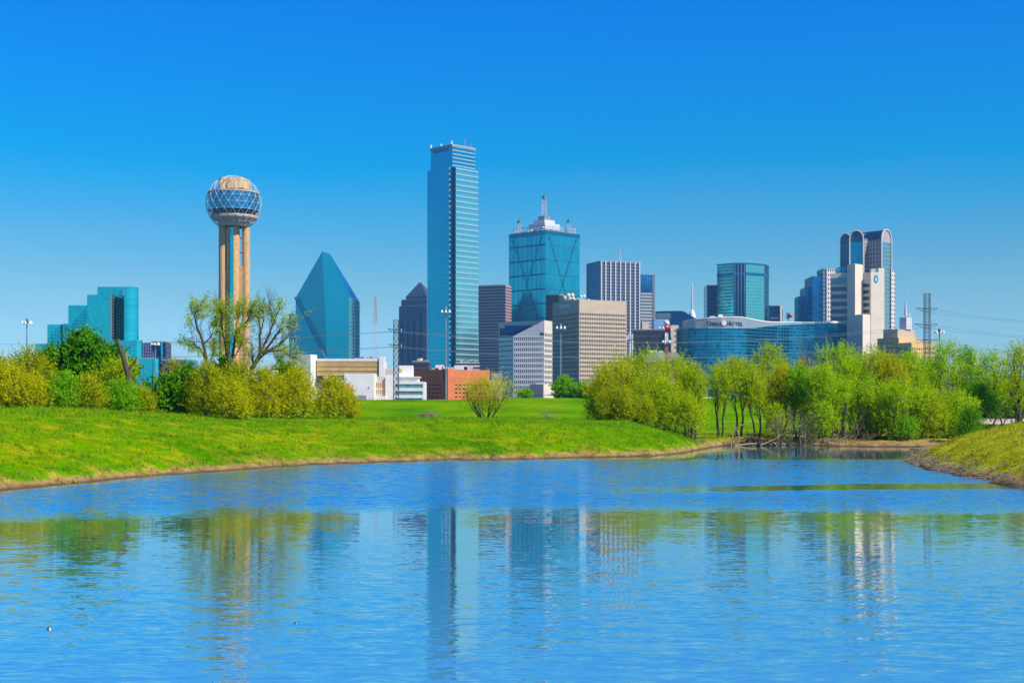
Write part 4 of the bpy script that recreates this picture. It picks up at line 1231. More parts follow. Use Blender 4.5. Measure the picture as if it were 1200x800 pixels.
# white building with round logo
D = 1330
t = tower('white_logo_building', 'white stone building of tall windowless slabs bearing a round blue logo', 1005, D)
pl = [V2((X(973.8, D + 16), D + 16)), V2((X(993.5, D + 10), D + 10)), V2((X(993.5, D + 34), D + 34)), V2((X(973.8, D + 36), D + 36))]
zr = Z(319.8, D + 12)
mb = MB(); op = lattice(mb, pl[0], pl[1], GZ, zr, 1, 17, 1.0, 0.58, 0.8, 0.035, 0.02, 0.0); build(mb, 'banded_wing_wall', M['pale'], t)
put_windows(t, op, facade('violet_window_band', (0.10, 0.09, 0.17), (0.14, 0.12, 0.2), .1, .08, metal=.4, rough=.2, var=.3), 'window_band', bays=12)
mb = MB(); mb.prism([p + V2((0, 1.6)) for p in pl], GZ, zr - .4); build(mb, 'wing_core', M['pale'], t)
mb = MB(); q0, q1 = pl[0].lerp(pl[1], .02), pl[0].lerp(pl[1], .99)
mb.prism([q0 + V2((0, -.4)), q1 + V2((0, -.4)), q1 + V2((0, .2)), q0 + V2((0, .2))], Z(333, D + 12), Z(325.5, D + 12), 10, 2, bottom=True); build(mb, 'tall_window_band', M['greyglass'], t)
pl = corner(992.7, 1002.0, 1011.2, D - 2, 40)
block(t, pl, GZ, Z(309.8, D), 1, 1, M['pale'], 'stair_tower', 'roof', .5, M['pale'])
pl = corner(1001.8, 1011.0, 1019.9, D - 14, 40)
block(t, pl, GZ, Z(368.6, D - 14), 1, 1, M['pale'], 'lower_tower', 'roof', .5, M['pale'])
pl = [V2((X(1010.5, D + 8), D + 8)), V2((X(1020.5, D + 2), D + 2)), V2((X(1020.5, D + 20), D + 20)), V2((X(1010.5, D + 20), D + 20))]
mb = MB(); op = lattice(mb, pl[0], pl[1], GZ, Z(319, D), 1, 19, 0.96, 0.55, 1.4, 0.07, 0.02, 0); build(mb, 'balcony_wall', M['pale'], t)
put_windows(t, op, M['panedk'], 'balcony_window')
mb = MB(); mb.prism([p + V2((0, 2.6)) for p in pl], GZ, Z(319, D) - .5); build(mb, 'balcony_core', M['pale'], t)
pl = corner(1018.8, 1020.6, 1036.4, D - 1, 14)
mb = MB(); mb.prism(pl, GZ, Z(318.8, D)); build(mb, 'logo_slab', M['pale'], t)
d_ = pl[2] - pl[1]
mb = MB(); mb.prism([pl[1] + d_ * .57, pl[2], pl[2] + V2((0, 10)), pl[1] + d_ * .57 + V2((0, 10))], Z(318.8, D), Z(314, D)); build(mb, 'logo_slab_upstand', M['pale'], t)
rq = pl[1] + d_ * .28
mb = MB(); mb.box((rq.x, rq.y + 7, Z(316.5, D)), (4.2, 5, 3.6)); build(mb, 'rooftop_unit', M['ltgrey'], t)
n_ = V2((d_.y, -d_.x)).normalized(); e_ = d_.normalized()
cl = pl[1] + d_ * .38 + n_ * .25; zl = Z(326.8, D)
mb = MB(); mb.face([tuple((cl + e_ * (2.5 * math.cos(2 * math.pi * i / 28))).to_3d() + Vector((0, 0, zl + 4.1 * math.sin(2 * math.pi * i / 28)))) for i in range(28)])
mb.face([tuple((cl - n_ * .22 + e_ * (2.5 * math.cos(2 * math.pi * i / 28))).to_3d() + Vector((0, 0, zl + 4.1 * math.sin(2 * math.pi * i / 28)))) for i in range(28)][::-1])
lg = build(mb, 'round_logo', M['bluep'], t)
mb = MB(); cl2 = cl + n_ * .08
for poly in ([(-1.0, -1.9), (1.2, -1.9), (1.0, -1.3), (-.8, -1.3)], [(-.1, -1.3), (.5, -1.3), (.7, .4), (.2, 1.5), (-.3, .2)], [(-.9, -.9), (-.4, -1.2), (-.2, .2), (-.6, .6)]):
    mb.face([tuple((cl2 + e_ * x_).to_3d() + Vector((0, 0, zl + y_))) for x_, y_ in poly])
build(mb, 'logo_figure', M['white'], t, sub=lg)

# stepped beige building with spire block
D = 1230
t = tower('stepped_beige_building', 'beige stepped building with rows of small windows and a grey spire block on top', 1062, D)
def tier(px0, pxc, px1, D0, y1, y0, cols, rows, mt, th=35):
    pl = corner(px0, pxc, px1, D0, th)
    z0_, z1_ = (GZ if y0 is None else Z(y0, D0)), Z(y1, D0)
    mb = MB()
    o1 = lattice(mb, pl[0], pl[1], z0_, z1_, cols[0], rows, .55, .5, .5, .06, .02, .03)
    o2 = lattice(mb, pl[1], pl[2], z0_, z1_, cols[1], rows, .55, .5, .5, .06, .02, .03)
    build(mb, 'tier_wall', M[mt], t)
    mb = MB(); mb.prism(inset(pl, .55), z0_, z1_ - .2); build(mb, 'tier_core', M[mt], t)
    return o1 + o2
ops = tier(1028, 1053, 1080.6, D, 395.4, None, (10, 9), 16, 'tan')
ops2 = tier(1052, 1068, 1082, D - 14, 401.5, None, (6, 5), 14, 'tan')
ops3 = tier(1074, 1076, 1096, D + 6, 401.0, None, (1, 8), 14, 'tan', 20)
put_windows(t, (sorted(ops, key=lambda o: -o[2])[:60] + sorted(ops2, key=lambda o: -o[2])[:20] + sorted(ops3, key=lambda o: -o[2])[:20] + sorted(ops, key=lambda o: -o[2])[60:]), M['panedk'])
pl = corner(1035, 1052, 1072, D + 6, 38); mb = MB(); mb.prism(pl, Z(396, D), Z(385, D)); build(mb, 'upper_tier', M['beige'], t)
pl = corner(1054, 1062.2, 1068.6, D + 12, 38); mb = MB(); mb.prism(pl, Z(385, D), Z(370.6, D)); build(mb, 'spire_block', M['ltgrey'], t)
q_ = P(1061.2, 370.6, D + 18)
mb = MB(); mb.tube([q_, P(1061.2, 356, D + 18), P(1061.2, 352, D + 18), P(1061.2, 338.5, D + 18)], [1.6, .7, .45, .25], 8); build(mb, 'spire', M['ltgrey'], t)
mb = MB(); mb.box(tuple(q_ + Vector((3, -2, 1))), (1, 1, 3)); build(mb, 'roof_vent', M['white'], t)

# white angular office with sloped glass cut
D = 1150
t = tower('slope_cut_office', 'pale office block with a diagonal roof cut holding a dark blue glass triangle', 620, D)
A0, A1, A2, A3 = V2((X(584.2, D + 26), D + 26)), V2((X(601.6, D + 4), D + 4)), V2((X(637.8, D), D)), V2((X(647.2, D + 14), D + 14))
bk = [V2((A3.x, D + 46)), V2((A0.x, D + 46))]
zl, zr_, zc3 = Z(394, D + 10), Z(375.2, D), Z(393.5, D)
mb = MB(); mb.wall(A0, A1, GZ, Z(394, D + 15), 4, 15); build(mb, 'grey_glass_side', M['greyglass'], t)
mb = MB(); op = lattice(mb, A1, A2, GZ, zc3, 15, 13, .62, .62, .5, .0, .01, .01); build(mb, 'front_wall', M['ltgrey'], t)  # grey puts the shade of this front into its colour
mb = MB(); op2 = lattice(mb, A2, A3, GZ, Z(389, D), 5, 14, .62, .6, .5, 0, .01, .04); build(mb, 'side_wall', M['cream'], t)  # cream puts the sunlight on this side into its colour
mb = MB(); mb.wall(A2, A3, Z(389, D), zr_, 1, 1); 
build(mb, 'side_wall_top', M['cream'], t)
op.sort(key=lambda o: -o[2]); op2.sort(key=lambda o: -o[2])
put_windows(t, op[:75] + op2[:25] + op[75:] + op2[25:], M['pane'])
core = [A1 + V2((.3, .5)), A2 + V2((-.5, .5)), A3 + V2((-.6, .3)), bk[0], bk[1], A0 + V2((.3, .5))]
mb = MB(); mb.prism(core, GZ, Z(395, D + 10)); build(mb, 'core', M['grey'], t)
e0, e1 = Vector((A1.x, A1.y, zc3)), Vector((A2.x, A2.y, zr_))
mb = MB(); nd = (A2 - A1).length
mb.face([e0, Vector((A2.x, A2.y, zc3)), e1], [(0, 0), (15, 0), (15, 5)]); build(mb, 'stepped_gable', facade('stepped_tile', (.42, .42, .42), (.55, .55, .54), .2, .2, metal=.1, rough=.6, var=.2), t)
mb = MB(); wa, wb = A1.lerp(A2, .86), A1.lerp(A2, .99); n_ = V2(((A2 - A1).y, -(A2 - A1).x)).normalized() * .1
mb.wall(wa + n_, wb + n_, Z(393, D), Z(389.5, D), 4, 1); build(mb, 'gable_window', M['pane'], t)
# frame of the diagonal cut: left post, top beam, right edge
tl0 = Vector((A0.x, A0.y, Z(394, D + 15))); tl1 = Vector((A0.x, A0.y, Z(378, D + 26)))
tr1 = Vector((A2.x, A2.y, zr_))
mb = MB()
def beam(p, q, h):
    p, q = Vector(p), Vector(q)
    for s_ in (0,):
        o2_ = Vector((0, 5, 0)); hh = Vector((0, 0, h))
        f = [p, q, q - hh, p - hh]
        mb.face(f[::-1]); mb.face([v + o2_ for v in f])
        for i in range(4): mb.face([f[i], f[(i + 1) % 4], f[(i + 1) % 4] + o2_, f[i] + o2_])
beam(tl1, tr1, 5.2); beam((A0.x, A0.y, tl1.z), (A0.x + 1.0, A0.y - .5, tl1.z), 13)
beam((A0.x, A0.y, Z(392.6, D + 15)), (A1.x, A1.y, Z(392.6, D + 4)), 1.4)
build(mb, 'roof_frame', M['cream'], t)
mb = MB(); mb.face([Vector((A0.x + 1, A0.y + .2, Z(393.6, D + 15))), Vector((A1.x, A1.y + .4, zc3)), Vector((A2.x - 9, A2.y + 1.2, zr_ - 4.2)), Vector((A0.x + 1, A0.y + .2, Z(381, D + 20)))], [(0, 0), (3, 0), (8, 3), (0, 3)])
build(mb, 'blue_glass_triangle', M['navy'], t)
mb = MB(); mb.face([Vector((A0.x, A0.y + .3, tl1.z)), Vector((A2.x, A2.y + .3, zr_)), Vector((A3.x, A3.y, zr_)), Vector((bk[0].x, bk[0].y, zr_)), Vector((bk[1].x, bk[1].y, tl1.z))]); build(mb, 'roof', M['ltgrey'], t)
mb = MB()
for a, b_, c_, d_ in ((A3, bk[0], zr_, zr_), (bk[0], bk[1], zr_, tl1.z), (bk[1], A0, tl1.z, tl1.z)):
    mb.wall(a, b_, Z(395, D), max(c_, d_), 1, 1, 0, c_, d_)
build(mb, 'rear_walls', M['ltgrey'], t)

D = 640
t = tower('low_beige_block', 'low pinkish-beige block with a dark slot window in front of the pale office', 634, D)
pl = corner(620.8, 636.6, 650, D, 30)
mb = MB(); o1 = lattice(mb, pl[0], pl[1], GZ, Z(449.6, D), 6, 1, .7, .12, .4, .35, .35, .03); o2 = lattice(mb, pl[1], pl[2], GZ, Z(449.6, D), 5, 1, .7, .12, .4, .35, .35, .03)
build(mb, 'wall', M['pale'], t); put_windows(t, o1 + o2, M['dark'])
mb = MB(); mb.prism(inset(pl, .45), GZ, Z(449.8, D)); build(mb, 'core', M['pale'], t)
rooftop_units(t, pl, Z(449.8, D), 2, 3, .8)

# red brick garage
D = 620
t = tower('brick_garage', 'red brick parking garage with rows of dark slots behind the levee', 527, D)
pl = corner(483.6, 523.4, 573.8, D, 40)
d_ = pl[2] - pl[1]
zr = Z(432.6, D)
mb = MB(); oL = lattice(mb, pl[0], pl[1], GZ, zr, 9, 5, .62, .34, .6, .36, .10, .04)
oR = lattice(mb, pl[1].lerp(pl[2], .15), pl[2], GZ, zr, 9, 5, .62, .34, .6, .36, .10, .03)
build(mb, 'brick_wall', M['brick'], t)
put_windows(t, oR + oL, M['brickd'], 'opening')
mb = MB(); n_ = V2((d_.y, -d_.x)).normalized()
mb.prism([pl[1] + n_ * .8, pl[1] + d_ * .13 + n_ * .8, pl[1] + d_ * .13 - n_ * 3, pl[1] - n_ * 3], GZ, zr + .3); build(mb, 'corner_pier', M['brick'], t)
mb = MB(); mb.prism(inset(pl, .65), GZ, zr - .6); build(mb, 'core', M['brickd'], t)
for px_, w_, h_, mt_ in ((515, 3.6, 2.6, 'white'), (521, 2.2, 1.8, 'white'), (529, 3, 1.6, 'ltgrey'), (540, 6.0, 2.4, 'white'), (549, 4, 1.8, 'ltgrey'), (510, 3, 1.2, 'grey')):
    q_ = V2((X(px_, D + 12), D + 12))
    mb = MB(); mb.box((q_.x, q_.y, zr + h_ / 2 - .3), (w_, 3, h_)); build(mb, 'rooftop_unit', M[mt_], t)
t = tower('low_tan_house', 'tan flat-roofed house corner glimpsed between the brick garage and the pale office', 580, 660)
block(t, slab(573.9, 584.5, 660, 12), GZ, Z(445.4, 660), 3, 3, M['tan'], 'wall')
mb = MB(); mb.prism(slab(576, 588, 664, 12), GZ, Z(437, 664)); build(mb, 'rear_block', M['grey'], t)

t = tower('far_brown_block', 'low brown block between the white glass-banded building and the tallest tower', 492, 900)
block(t, slab(482, 502.5, 900, 20), GZ, Z(424, 900), 10, 8, M['brown'])
rooftop_units(t, slab(484, 501, 900, 15), Z(424, 900), 5, 6, 3, ('grey', 'pale', 'steel'))

# white and tan complex by the levee
D = 700
t = tower('tan_louvred_hall', 'long white hall with a tan louvred upper front behind the yellow shrubs', 405, D)
pl = corner(330, 364, 371.4, D - 4, 70)
mb = MB(); mb.prism(pl, GZ, Z(415.6, D)); build(mb, 'white_end_block', M['white'], t)
mb = MB(); mb.prism(slab(371, 445, D + 2, 40), GZ, Z(421, D)); build(mb, 'hall_wall', M['white'], t)
mb = MB()
for i in range(12):
    z0_ = Z(439.5, D) + i * (Z(423, D) - Z(439.5, D)) / 12
    dz = (Z(423, D) - Z(439.5, D)) / 12
    a, b_ = slab(371.2, 444.6, D + 1.2, 1)[:2]
    mb.face([(a.x, a.y - (.5 if i % 4 else .7), z0_), (b_.x, b_.y - (.5 if i % 4 else .7), z0_), (b_.x, b_.y, z0_ + dz * .92), (a.x, a.y, z0_ + dz * .92)])
    mb.face([(a.x, a.y, z0_), (b_.x, b_.y, z0_), (b_.x, b_.y - .5, z0_), (a.x, a.y - .5, z0_)])
build(mb, 'tan_louvres', M['louver'], t)
mb = MB(); mb.prism(slab(370.8, 445, D + .6, 1.2), Z(423, D), Z(420.8, D) + .3, bottom=True); build(mb, 'parapet', M['white'], t)
mb = MB(); mb.prism(slab(444.2, 450, D, 8), GZ, Z(417.8, D)); build(mb, 'white_pillar', M['white'], t)
r = random.Random(12)
for i in range(11):
    px_ = 418 + i * 2.4
    mb = MB(); h_ = r.uniform(.7, 1.9); mb.box((X(px_, D + 10), D + 10 + r.uniform(-3, 3), Z(421, D) + h_ / 2), (r.uniform(.8, 2.4), 2, h_)); build(mb, 'rooftop_unit', M[r.choice(['grey', 'steel', 'ltgrey', 'pale'])], t)
mb = MB(); mb.box((X(387, D + 10), D + 10, Z(420, D)), (6, 3, .8)); build(mb, 'rooftop_unit', M['dsteel'], t)
for i in range(3):
    mb = MB(); mb.prism(slab(372 + i * 7.5, 377.5 + i * 7.5, D - .2, 2), Z(449, D), Z(441, D), bottom=True); build(mb, 'porch_opening', M['dark' if i != 1 else 'pale'], t)
D = 640
t = tower('white_mural_wall', 'plain white block with a small dark bird mark on its front', 420, D)
mb = MB(); mb.prism(slab(403.6, 438, D, 15), GZ, Z(437.4, D)); build(mb, 'wall', M['white'], t)
mb = MB()
bird = [(-1.0, -.75), (-.5, -.6), (-.1, -.1), (.35, .1), (.85, .75), (.7, .1), (.95, .05), (.6, -.15), (.15, -.5), (-.2, -.45), (-.4, -.75), (-.55, -.7)]
q_ = P(431.6, 454, D - .15)
mb.face([(q_.x + x_ * .8, q_.y, q_.z + y_ * 1.0) for x_, y_ in bird]); build(mb, 'bird_mark', M['blackp'], t)
D = 620
t = tower('orange_box', 'orange stacked boxes in front of the plain white block', 404, D)
t['category'] = 'container'
mb = MB(); mb.prism(slab(393, 413.8, D, 5), GZ, Z(455.4, D)); build(mb, 'lower_box', M['orange'], t)
mb = MB(); mb.prism(slab(400, 409, D + .5, 4), Z(455.4, D), Z(449, D)); build(mb, 'upper_box', M['orange'], t)
for i in range(4):
    mb = MB(); mb.prism(slab(403.5 + i * 2.6, 404.2 + i * 2.6, D - .15, .3), Z(461, D), Z(456, D), bottom=True); build(mb, 'post', M['red'], t)
D = 650
t = tower('window_grid_block', 'white block with an open cream window grid beside the bird mark wall', 450, D)
mb = MB(); op = lattice(mb, (X(438, D), D), (X(451.4, D), D), Z(463.5, D), Z(447.4, D), 6, 2, .6, .72, .4); build(mb, 'grid_wall', M['cream'], t)
put_windows(t, op, M['tan'])
mb = MB(); mb.prism(slab(438, 451.4, D + .45, 8), GZ, Z(447.6, D)); build(mb, 'core', M['tan'], t)
mb = MB(); mb.prism(slab(436, 456.2, D + 8.6, 6), GZ, Z(440.4, D)); build(mb, 'rear_wall', M['cream'], t)
mb = MB(); mb.prism(slab(451.6, 462, D - 1, 12), GZ, Z(439, D)); build(mb, 'white_pier', M['white'], t)
mb = MB(); mb.prism(slab(437.6, 452, D - 2, 2), GZ, Z(464, D)); build(mb, 'low_wall', M['white'], t)
mb = MB(); mb.prism(slab(451, 463, D + 20, 8), GZ, Z(430.4, D)); build(mb, 'rear_tower', M['cream'], t)
D = 590
t = tower('glass_banded_clinic', 'white three-storey building with pale green window bands beside the brick garage', 480, D)
pl = slab(461, 497.4, D, 14)
mb = MB(); op = lattice(mb, pl[0], pl[1], GZ, Z(447, D), 1, 3, .92, .56, .5, .04, .12, .02); build(mb, 'wall', M['white'], t)
put_windows(t, op, M['green'], 'window_band', bays=14)
mb = MB(); mb.prism([p + V2((0, .55)) for p in pl], GZ, Z(447, D) - .1); build(mb, 'core', M['white'], t)
mb = MB(); mb.prism(slab(464, 490.4, D + 2.5, 8), Z(447, D), Z(442, D)); build(mb, 'upper_floor', M['white'], t)
mb = MB(); mb.prism(slab(463, 492, D + 1.5, 10), Z(441.9, D), Z(441, D), bottom=True); build(mb, 'canopy_roof', M['white'], t)
mb = MB(); mb.prism(slab(466.4, 483.2, D + 6, 8), Z(441, D), Z(427.6, D)); build(mb, 'plant_tower', M['white'], t)
mb = MB(); mb.prism(slab(468, 471.5, D + 5.9, .3), Z(436, D), Z(431, D), bottom=True); build(mb, 'louvre', M['tan'], t)
for i in range(4):
    mb = MB(); mb.prism(slab(462.2, 465.4, D + .2, .3), Z(462.5 - i * 6.1 + 1.8, D), Z(462.5 - i * 6.1 - 1.6, D), bottom=True)
    if i < 3: build(mb, 'dark_end_window', M['dark'], t)
D = 480
mb = MB()
for i in range(6):
    mb.prism(slab(411 + i * 3.05, 413.9 + i * 3.05, D, .15), GZ, Z(463.2, D))
lone(mb, 'site_fence', M['fence'], 'short run of grey fence panels at the foot of the plain white block', 'fence', (X(420, D), D, GZ))
D = 420
t = thing('pale_bus_shelter', 'small pale frame shelter on the levee beside the window grid block', 'shelter', (X(442, D), D, GZ))
mb = MB(); mb.prism(slab(432, 452, D, 1.0), Z(466.6, D), Z(466, D), bottom=True); build(mb, 'flat_roof', M['ltgrey'], t)
for px_ in (433, 437, 442, 447, 451):
    mb = MB(); mb.tube([(X(px_, D), D + .5, GZ), (X(px_, D), D + .5, Z(466.5, D))], .08, 6); build(mb, 'post', M['steel'], t)

# low buildings behind the right-hand trees
D = 520
t = tower('pink_low_block', 'low pinkish block half hidden behind the right-hand trees', 1140, D)
block(t, slab(1096, 1152, D, 25), GZ, Z(432, D), 18, 3, M['palegrid'], 'wall')
mb = MB(); mb.prism(slab(1139, 1147, D + 4, 6), GZ, Z(413, D)); build(mb, 'stair_tower', M['pale'], t)
D = 430
t = tower('grey_roof_shed', 'shed with a grey metal roof between the trees near the right edge', 1142, D)
mb = MB(); mb.prism(slab(1132, 1152, D, 10), GZ, Z(449, D)); build(mb, 'wall', M['dark'], t)
mb = MB(); f_ = [P(1131, 449, D - .5), P(1153, 447, D - .5), P(1150, 440, D + 9), P(1134, 440, D + 9)]
mb.face(f_); mb.face([f_[0], f_[3], Vector((f_[3].x, f_[3].y, f_[0].z))]); mb.face([f_[1], Vector((f_[2].x, f_[2].y, f_[1].z)), f_[2]]); mb.face([f_[3], f_[2], Vector((f_[2].x, f_[2].y, GZ)), Vector((f_[3].x, f_[3].y, GZ))]); build(mb, 'metal_roof', M['ltgrey'], t)
D = 305
mb = MB()
mb.prism(slab(815, 1000, D, .4), gz(X(900, D), D) - .5, gz(X(900, D), D) + .45)
for i in range(24):
    mb.prism(slab(815 + i * 7.9, 816 + i * 7.9, D - .1, .6), gz(X(900, D), D) - .5, gz(X(900, D), D) + .6)
lone(mb, 'concrete_barrier', M['white'], 'long white roadside barrier along the levee top behind the willows', 'barrier', (X(900, D), D, gz(X(900, D), D)))

# ------------------------------------------------------------------ pylons, masts, wires
def pylon(px, D, ytop, wpx, arms, label, panels=14):
    x = X(px, D); zg = gz(x, D)
    t = thing('power_pylon', label, 'pylon', (x, D, zg), 'power pylons along the levee')
    w_ = wpx / F * D
    mb = MB(); lattice_mast(mb, (x, D, zg - .3), (x, D, Z(ytop, D)), w_, w_ * .92, panels, .075); build(mb, 'lattice_mast', M['dsteel'], t)
    ends = []
    for y, hl, hr in arms:
        z = Z(y, D)
        mb = MB()
        for sg, h_ in ((-1, hl), (1, hr)):
            L2 = h_ / F * D
            mb.tube([(x, D, z), (x + sg * L2, D, z + .25)], [.12, .08], 5)
            mb.tube([(x, D, z - .9), (x + sg * L2, D, z + .2)], .06, 4)
            ends.append(((x + sg * L2, D, z - .35), t))
        arm = build(mb, 'cross_arm', M['dsteel'], t)
        for sg, h_ in ((-1, hl), (1, hr)):
            L2 = h_ / F * D
            mb = MB(); mb.tube([(x + sg * L2, D, z + .25), (x + sg * L2, D, z - .4)], .1, 6); build(mb, 'insulator', M['ltgrey'], t, sub=arm)
    return ends
e1 = pylon(464.2, 330, 375, 6.0, ((386.5, 10, 6), (404.5, 9, 6)), 'grey lattice power pylon in front of the white glass-banded building')
e2 = pylon(1086.4, 350, 344, 6.4, ((362, 13, 13), (380.5, 15, 13), (398.5, 12, 13)), 'dark lattice power pylon rising above the trees right of the stepped beige building', 16)
def wire(p, q, sag, label, grp):
    p, q = Vector(p), Vector(q)
    mb = MB()
    mb.tube([p.lerp(q, i / 24) - Vector((0, 0, 4 * sag * (i / 24) * (1 - i / 24))) for i in range(25)], .045, 4)
    base = p
    lone(mb, 'power_line', M['wire'], label, 'cable', tuple(base), grp)
LW = ('thin power line strung across the sky left of the grey pylon', 'thin power line strung between the two lattice pylons', 'thin power line running off to the right of the dark pylon')
GW = 'power lines between the pylons'
for i, (p, _) in enumerate(e1):
    wire(p, (X(-220, 340), 340, Z(398 + (i // 2) * 16, 340)), 2.0, LW[0], GW + ' left span')
    j = min(i, 3)
    wire(p, e2[j + 2][0], 3.5, LW[1], GW + ' middle span')
for i, (p, _) in enumerate(e2):
    wire(p, (X(1420, 360), 360, p[2] - 2), 2.2, LW[2], GW + ' right span')
def high_mast(px, ytop, D, label, zbase=None, ring=5.0):
    x = X(px, D); zg = gz(x, D) if zbase is None else zbase
    t = thing('high_mast_light', label, 'street light', (x, D, zg), 'high mast road lights')
    mb = MB(); mb.tube([(x, D, zg), (x, D, Z(ytop, D))], [.0007 * D, .0004 * D], 8); build(mb, 'pole', M['steel'], t)
    rr = ring / F * D; z = Z(ytop + 2.2, D)
    mb = MB()
    for i in range(12):
        a0, a1 = 2 * math.pi * i / 12, 2 * math.pi * (i + 1) / 12
        mb.tube([(x + rr * .8 * math.cos(a0), D + rr * .8 * math.sin(a0), z), (x + rr * .8 * math.cos(a1), D + rr * .8 * math.sin(a1), z)], .0002 * D, 4)
    for i in range(3):
        a0 = 2 * math.pi * i / 3
        mb.tube([(x, D, z + .2), (x + rr * .8 * math.cos(a0), D + rr * .8 * math.sin(a0), z)], .0002 * D, 4)
    mb.lathe((x, D), [(.0010 * D, z - .3, 0), (.0012 * D, z + .5, 0), (.0004 * D, z + 1.3, 0)], 8)
    build(mb, 'light_ring', M['dsteel'], t)
    for i in range(6):
        a0 = 2 * math.pi * (i + .5) / 6
        mb = MB(); mb.lathe((x + rr * math.cos(a0), D + rr * math.sin(a0)), [(.00095 * D, z - .0012 * D, 0), (.0007 * D, z, 0), (.0003 * D, z + .0006 * D, 0)], 8); build(mb, 'lamp_head', M['white'], t)
high_mast(31.5, 375, 480, 'tall mast with a ring of lamps standing left of the stepped teal hotel', GZ)
high_mast(182, 400, 700, 'mast with a ring of lamps in front of the low teal glass building', GZ, 4.2)
high_mast(522.5, 362, 400, 'tall grey mast with a ring of lamps before the tallest tower and brick garage', GZ)
high_mast(657, 381, 520, 'mast with a ring of lamps before the lettered side of the tan grid hotel', GZ, 5.2)
high_mast(1101, 386, 520, 'mast with a ring of lamps right of the dark lattice pylon', GZ, 4.6)
D = 900
t = thing('equipment_pole', 'pale pole carrying antenna frames at the right corner of the tan grid hotel', 'pole', (X(738, D), D, GZ))
mb = MB(); mb.tube([(X(738, D), D, GZ), P(738, 389, D)], .6, 8); build(mb, 'pole', M['ltgrey'], t)
mb = MB(); mb.tube([(X(741, D), D, GZ), P(741, 392, D)], .45, 8); build(mb, 'pole', M['white'], t)
for dx_, py_ in ((-3, 396), (-1.2, 394.5), (1, 395), (3.2, 394)):
    mb = MB(); q_ = P(738 + dx_, py_, D - 1); mb.box(tuple(q_), (.9, .6, 3.2)); build(mb, 'panel_antenna', M['ltgrey'], t)
mb = MB(); mb.tube([P(734.4, 397, D - .8), P(742, 395, D - .8)], .25, 5); mb.tube([P(735, 393, D - .8), P(742, 398, D - .8)], .2, 5); build(mb, 'antenna_frame', M['copper'], t)
D = 2400
t = thing('radio_mast', 'faint far-off radio mast rising between the crystal tower and the grey pylon', 'mast', (X(440, D), D, GZ))
mb = MB(); lattice_mast(mb, (X(440, D), D, GZ), P(440, 380, D), 8, 5.5, 14, .22); build(mb, 'lower_mast', M['ltgrey'], t)
mb = MB(); lattice_mast(mb, P(440, 380, D), P(440, 347, D), 5.5, 2, 10, .2); build(mb, 'upper_mast', M['red'], t)

# ------------------------------------------------------------------ trees and shrubs
class Arr:
    """fast mesh collector for branches and leaves"""
    def __init__(s): s.v, s.q, s.n = [], [], 0
    def tube(s, pts, rad, n=5):
        pts = np.asarray(pts, float); rad = np.asarray(rad, float)
        d = np.gradient(pts, axis=0); d /= np.linalg.norm(d, axis=1)[:, None] + 1e-9
        ref = np.array([0.31, 0.95, 0.05]); a = np.cross(d, ref); a /= np.linalg.norm(a, axis=1)[:, None] + 1e-9
        b_ = np.cross(d, a)
        th = np.arange(n) * 2 * np.pi / n
        v = pts[:, None] + (a[:, None] * np.cos(th)[None, :, None] + b_[:, None] * np.sin(th)[None, :, None]) * rad[:, None, None]
        k = len(pts); i = s.n + np.arange(k * n).reshape(k, n)
        q = np.stack([i[:-1], np.roll(i[:-1], -1, 1), np.roll(i[1:], -1, 1), i[1:]], -1).reshape(-1, 4)
        s.v.append(v.reshape(-1, 3)); s.q.append(q); s.n += k * n
    def cards(s, c, ax, sd, L, W):
        """leaf-shaped quads: centre, long axis, side axis"""
        v = np.stack([c - ax * L[:, None] / 2, c + sd * W[:, None] / 2, c + ax * L[:, None] / 2, c - sd * W[:, None] / 2], 1).reshape(-1, 3)
        q = s.n + np.arange(len(v)).reshape(-1, 4)
        s.v.append(v); s.q.append(q); s.n += len(v)
    def mesh(s, name, mat, smooth=True):
        me = bpy.data.meshes.new(name)
        v = np.concatenate(s.v).astype(np.float32); q = np.concatenate(s.q)
        me.vertices.add(len(v)); me.vertices.foreach_set('co', v.ravel())
        set_faces(me, q, smooth)
        me.materials.append(mat)
        return me
def bez(p0, p1, p2, k):
    t = np.linspace(0, 1, k)[:, None]
    return (1 - t) ** 2 * p0 + 2 * t * (1 - t) * p1 + t ** 2 * p2
def unit(v): return v / (np.linalg.norm(v, axis=-1, keepdims=True) + 1e-9)

def leafmat(name, c0, c1, c2):
    m, n, b = newmat(name)
    g = n.nodes.new('ShaderNodeNewGeometry'); oi = n.nodes.new('ShaderNodeObjectInfo')
    nz = noise(n, 0.9, 2, pos(n))
    f = math_(n, 'ADD', math_(n, 'MULTIPLY', g.outputs['Random Per Island'], 0.6), math_(n, 'MULTIPLY', nz.outputs[0], 0.4))
    col = ramp(n, f, [(0.15, c0), (0.5, c1), (0.85, c2)])
    n.links.new(col, b.inputs['Base Color'])
    b.inputs['Roughness'].default_value = 0.6
    b.inputs['Specular IOR Level'].default_value = 0.05
    tr = n.nodes.new('ShaderNodeBsdfTranslucent'); n.links.new(col, tr.inputs['Color'])
    mx = n.nodes.new('ShaderNodeMixShader'); mx.inputs[0].default_value = 0.48
    n.links.new(b.outputs[0], mx.inputs[1]); n.links.new(tr.outputs[0], mx.inputs[2])
    n.links.new(mx.outputs[0], n.nodes['Material Output'].inputs['Surface'])
    return m
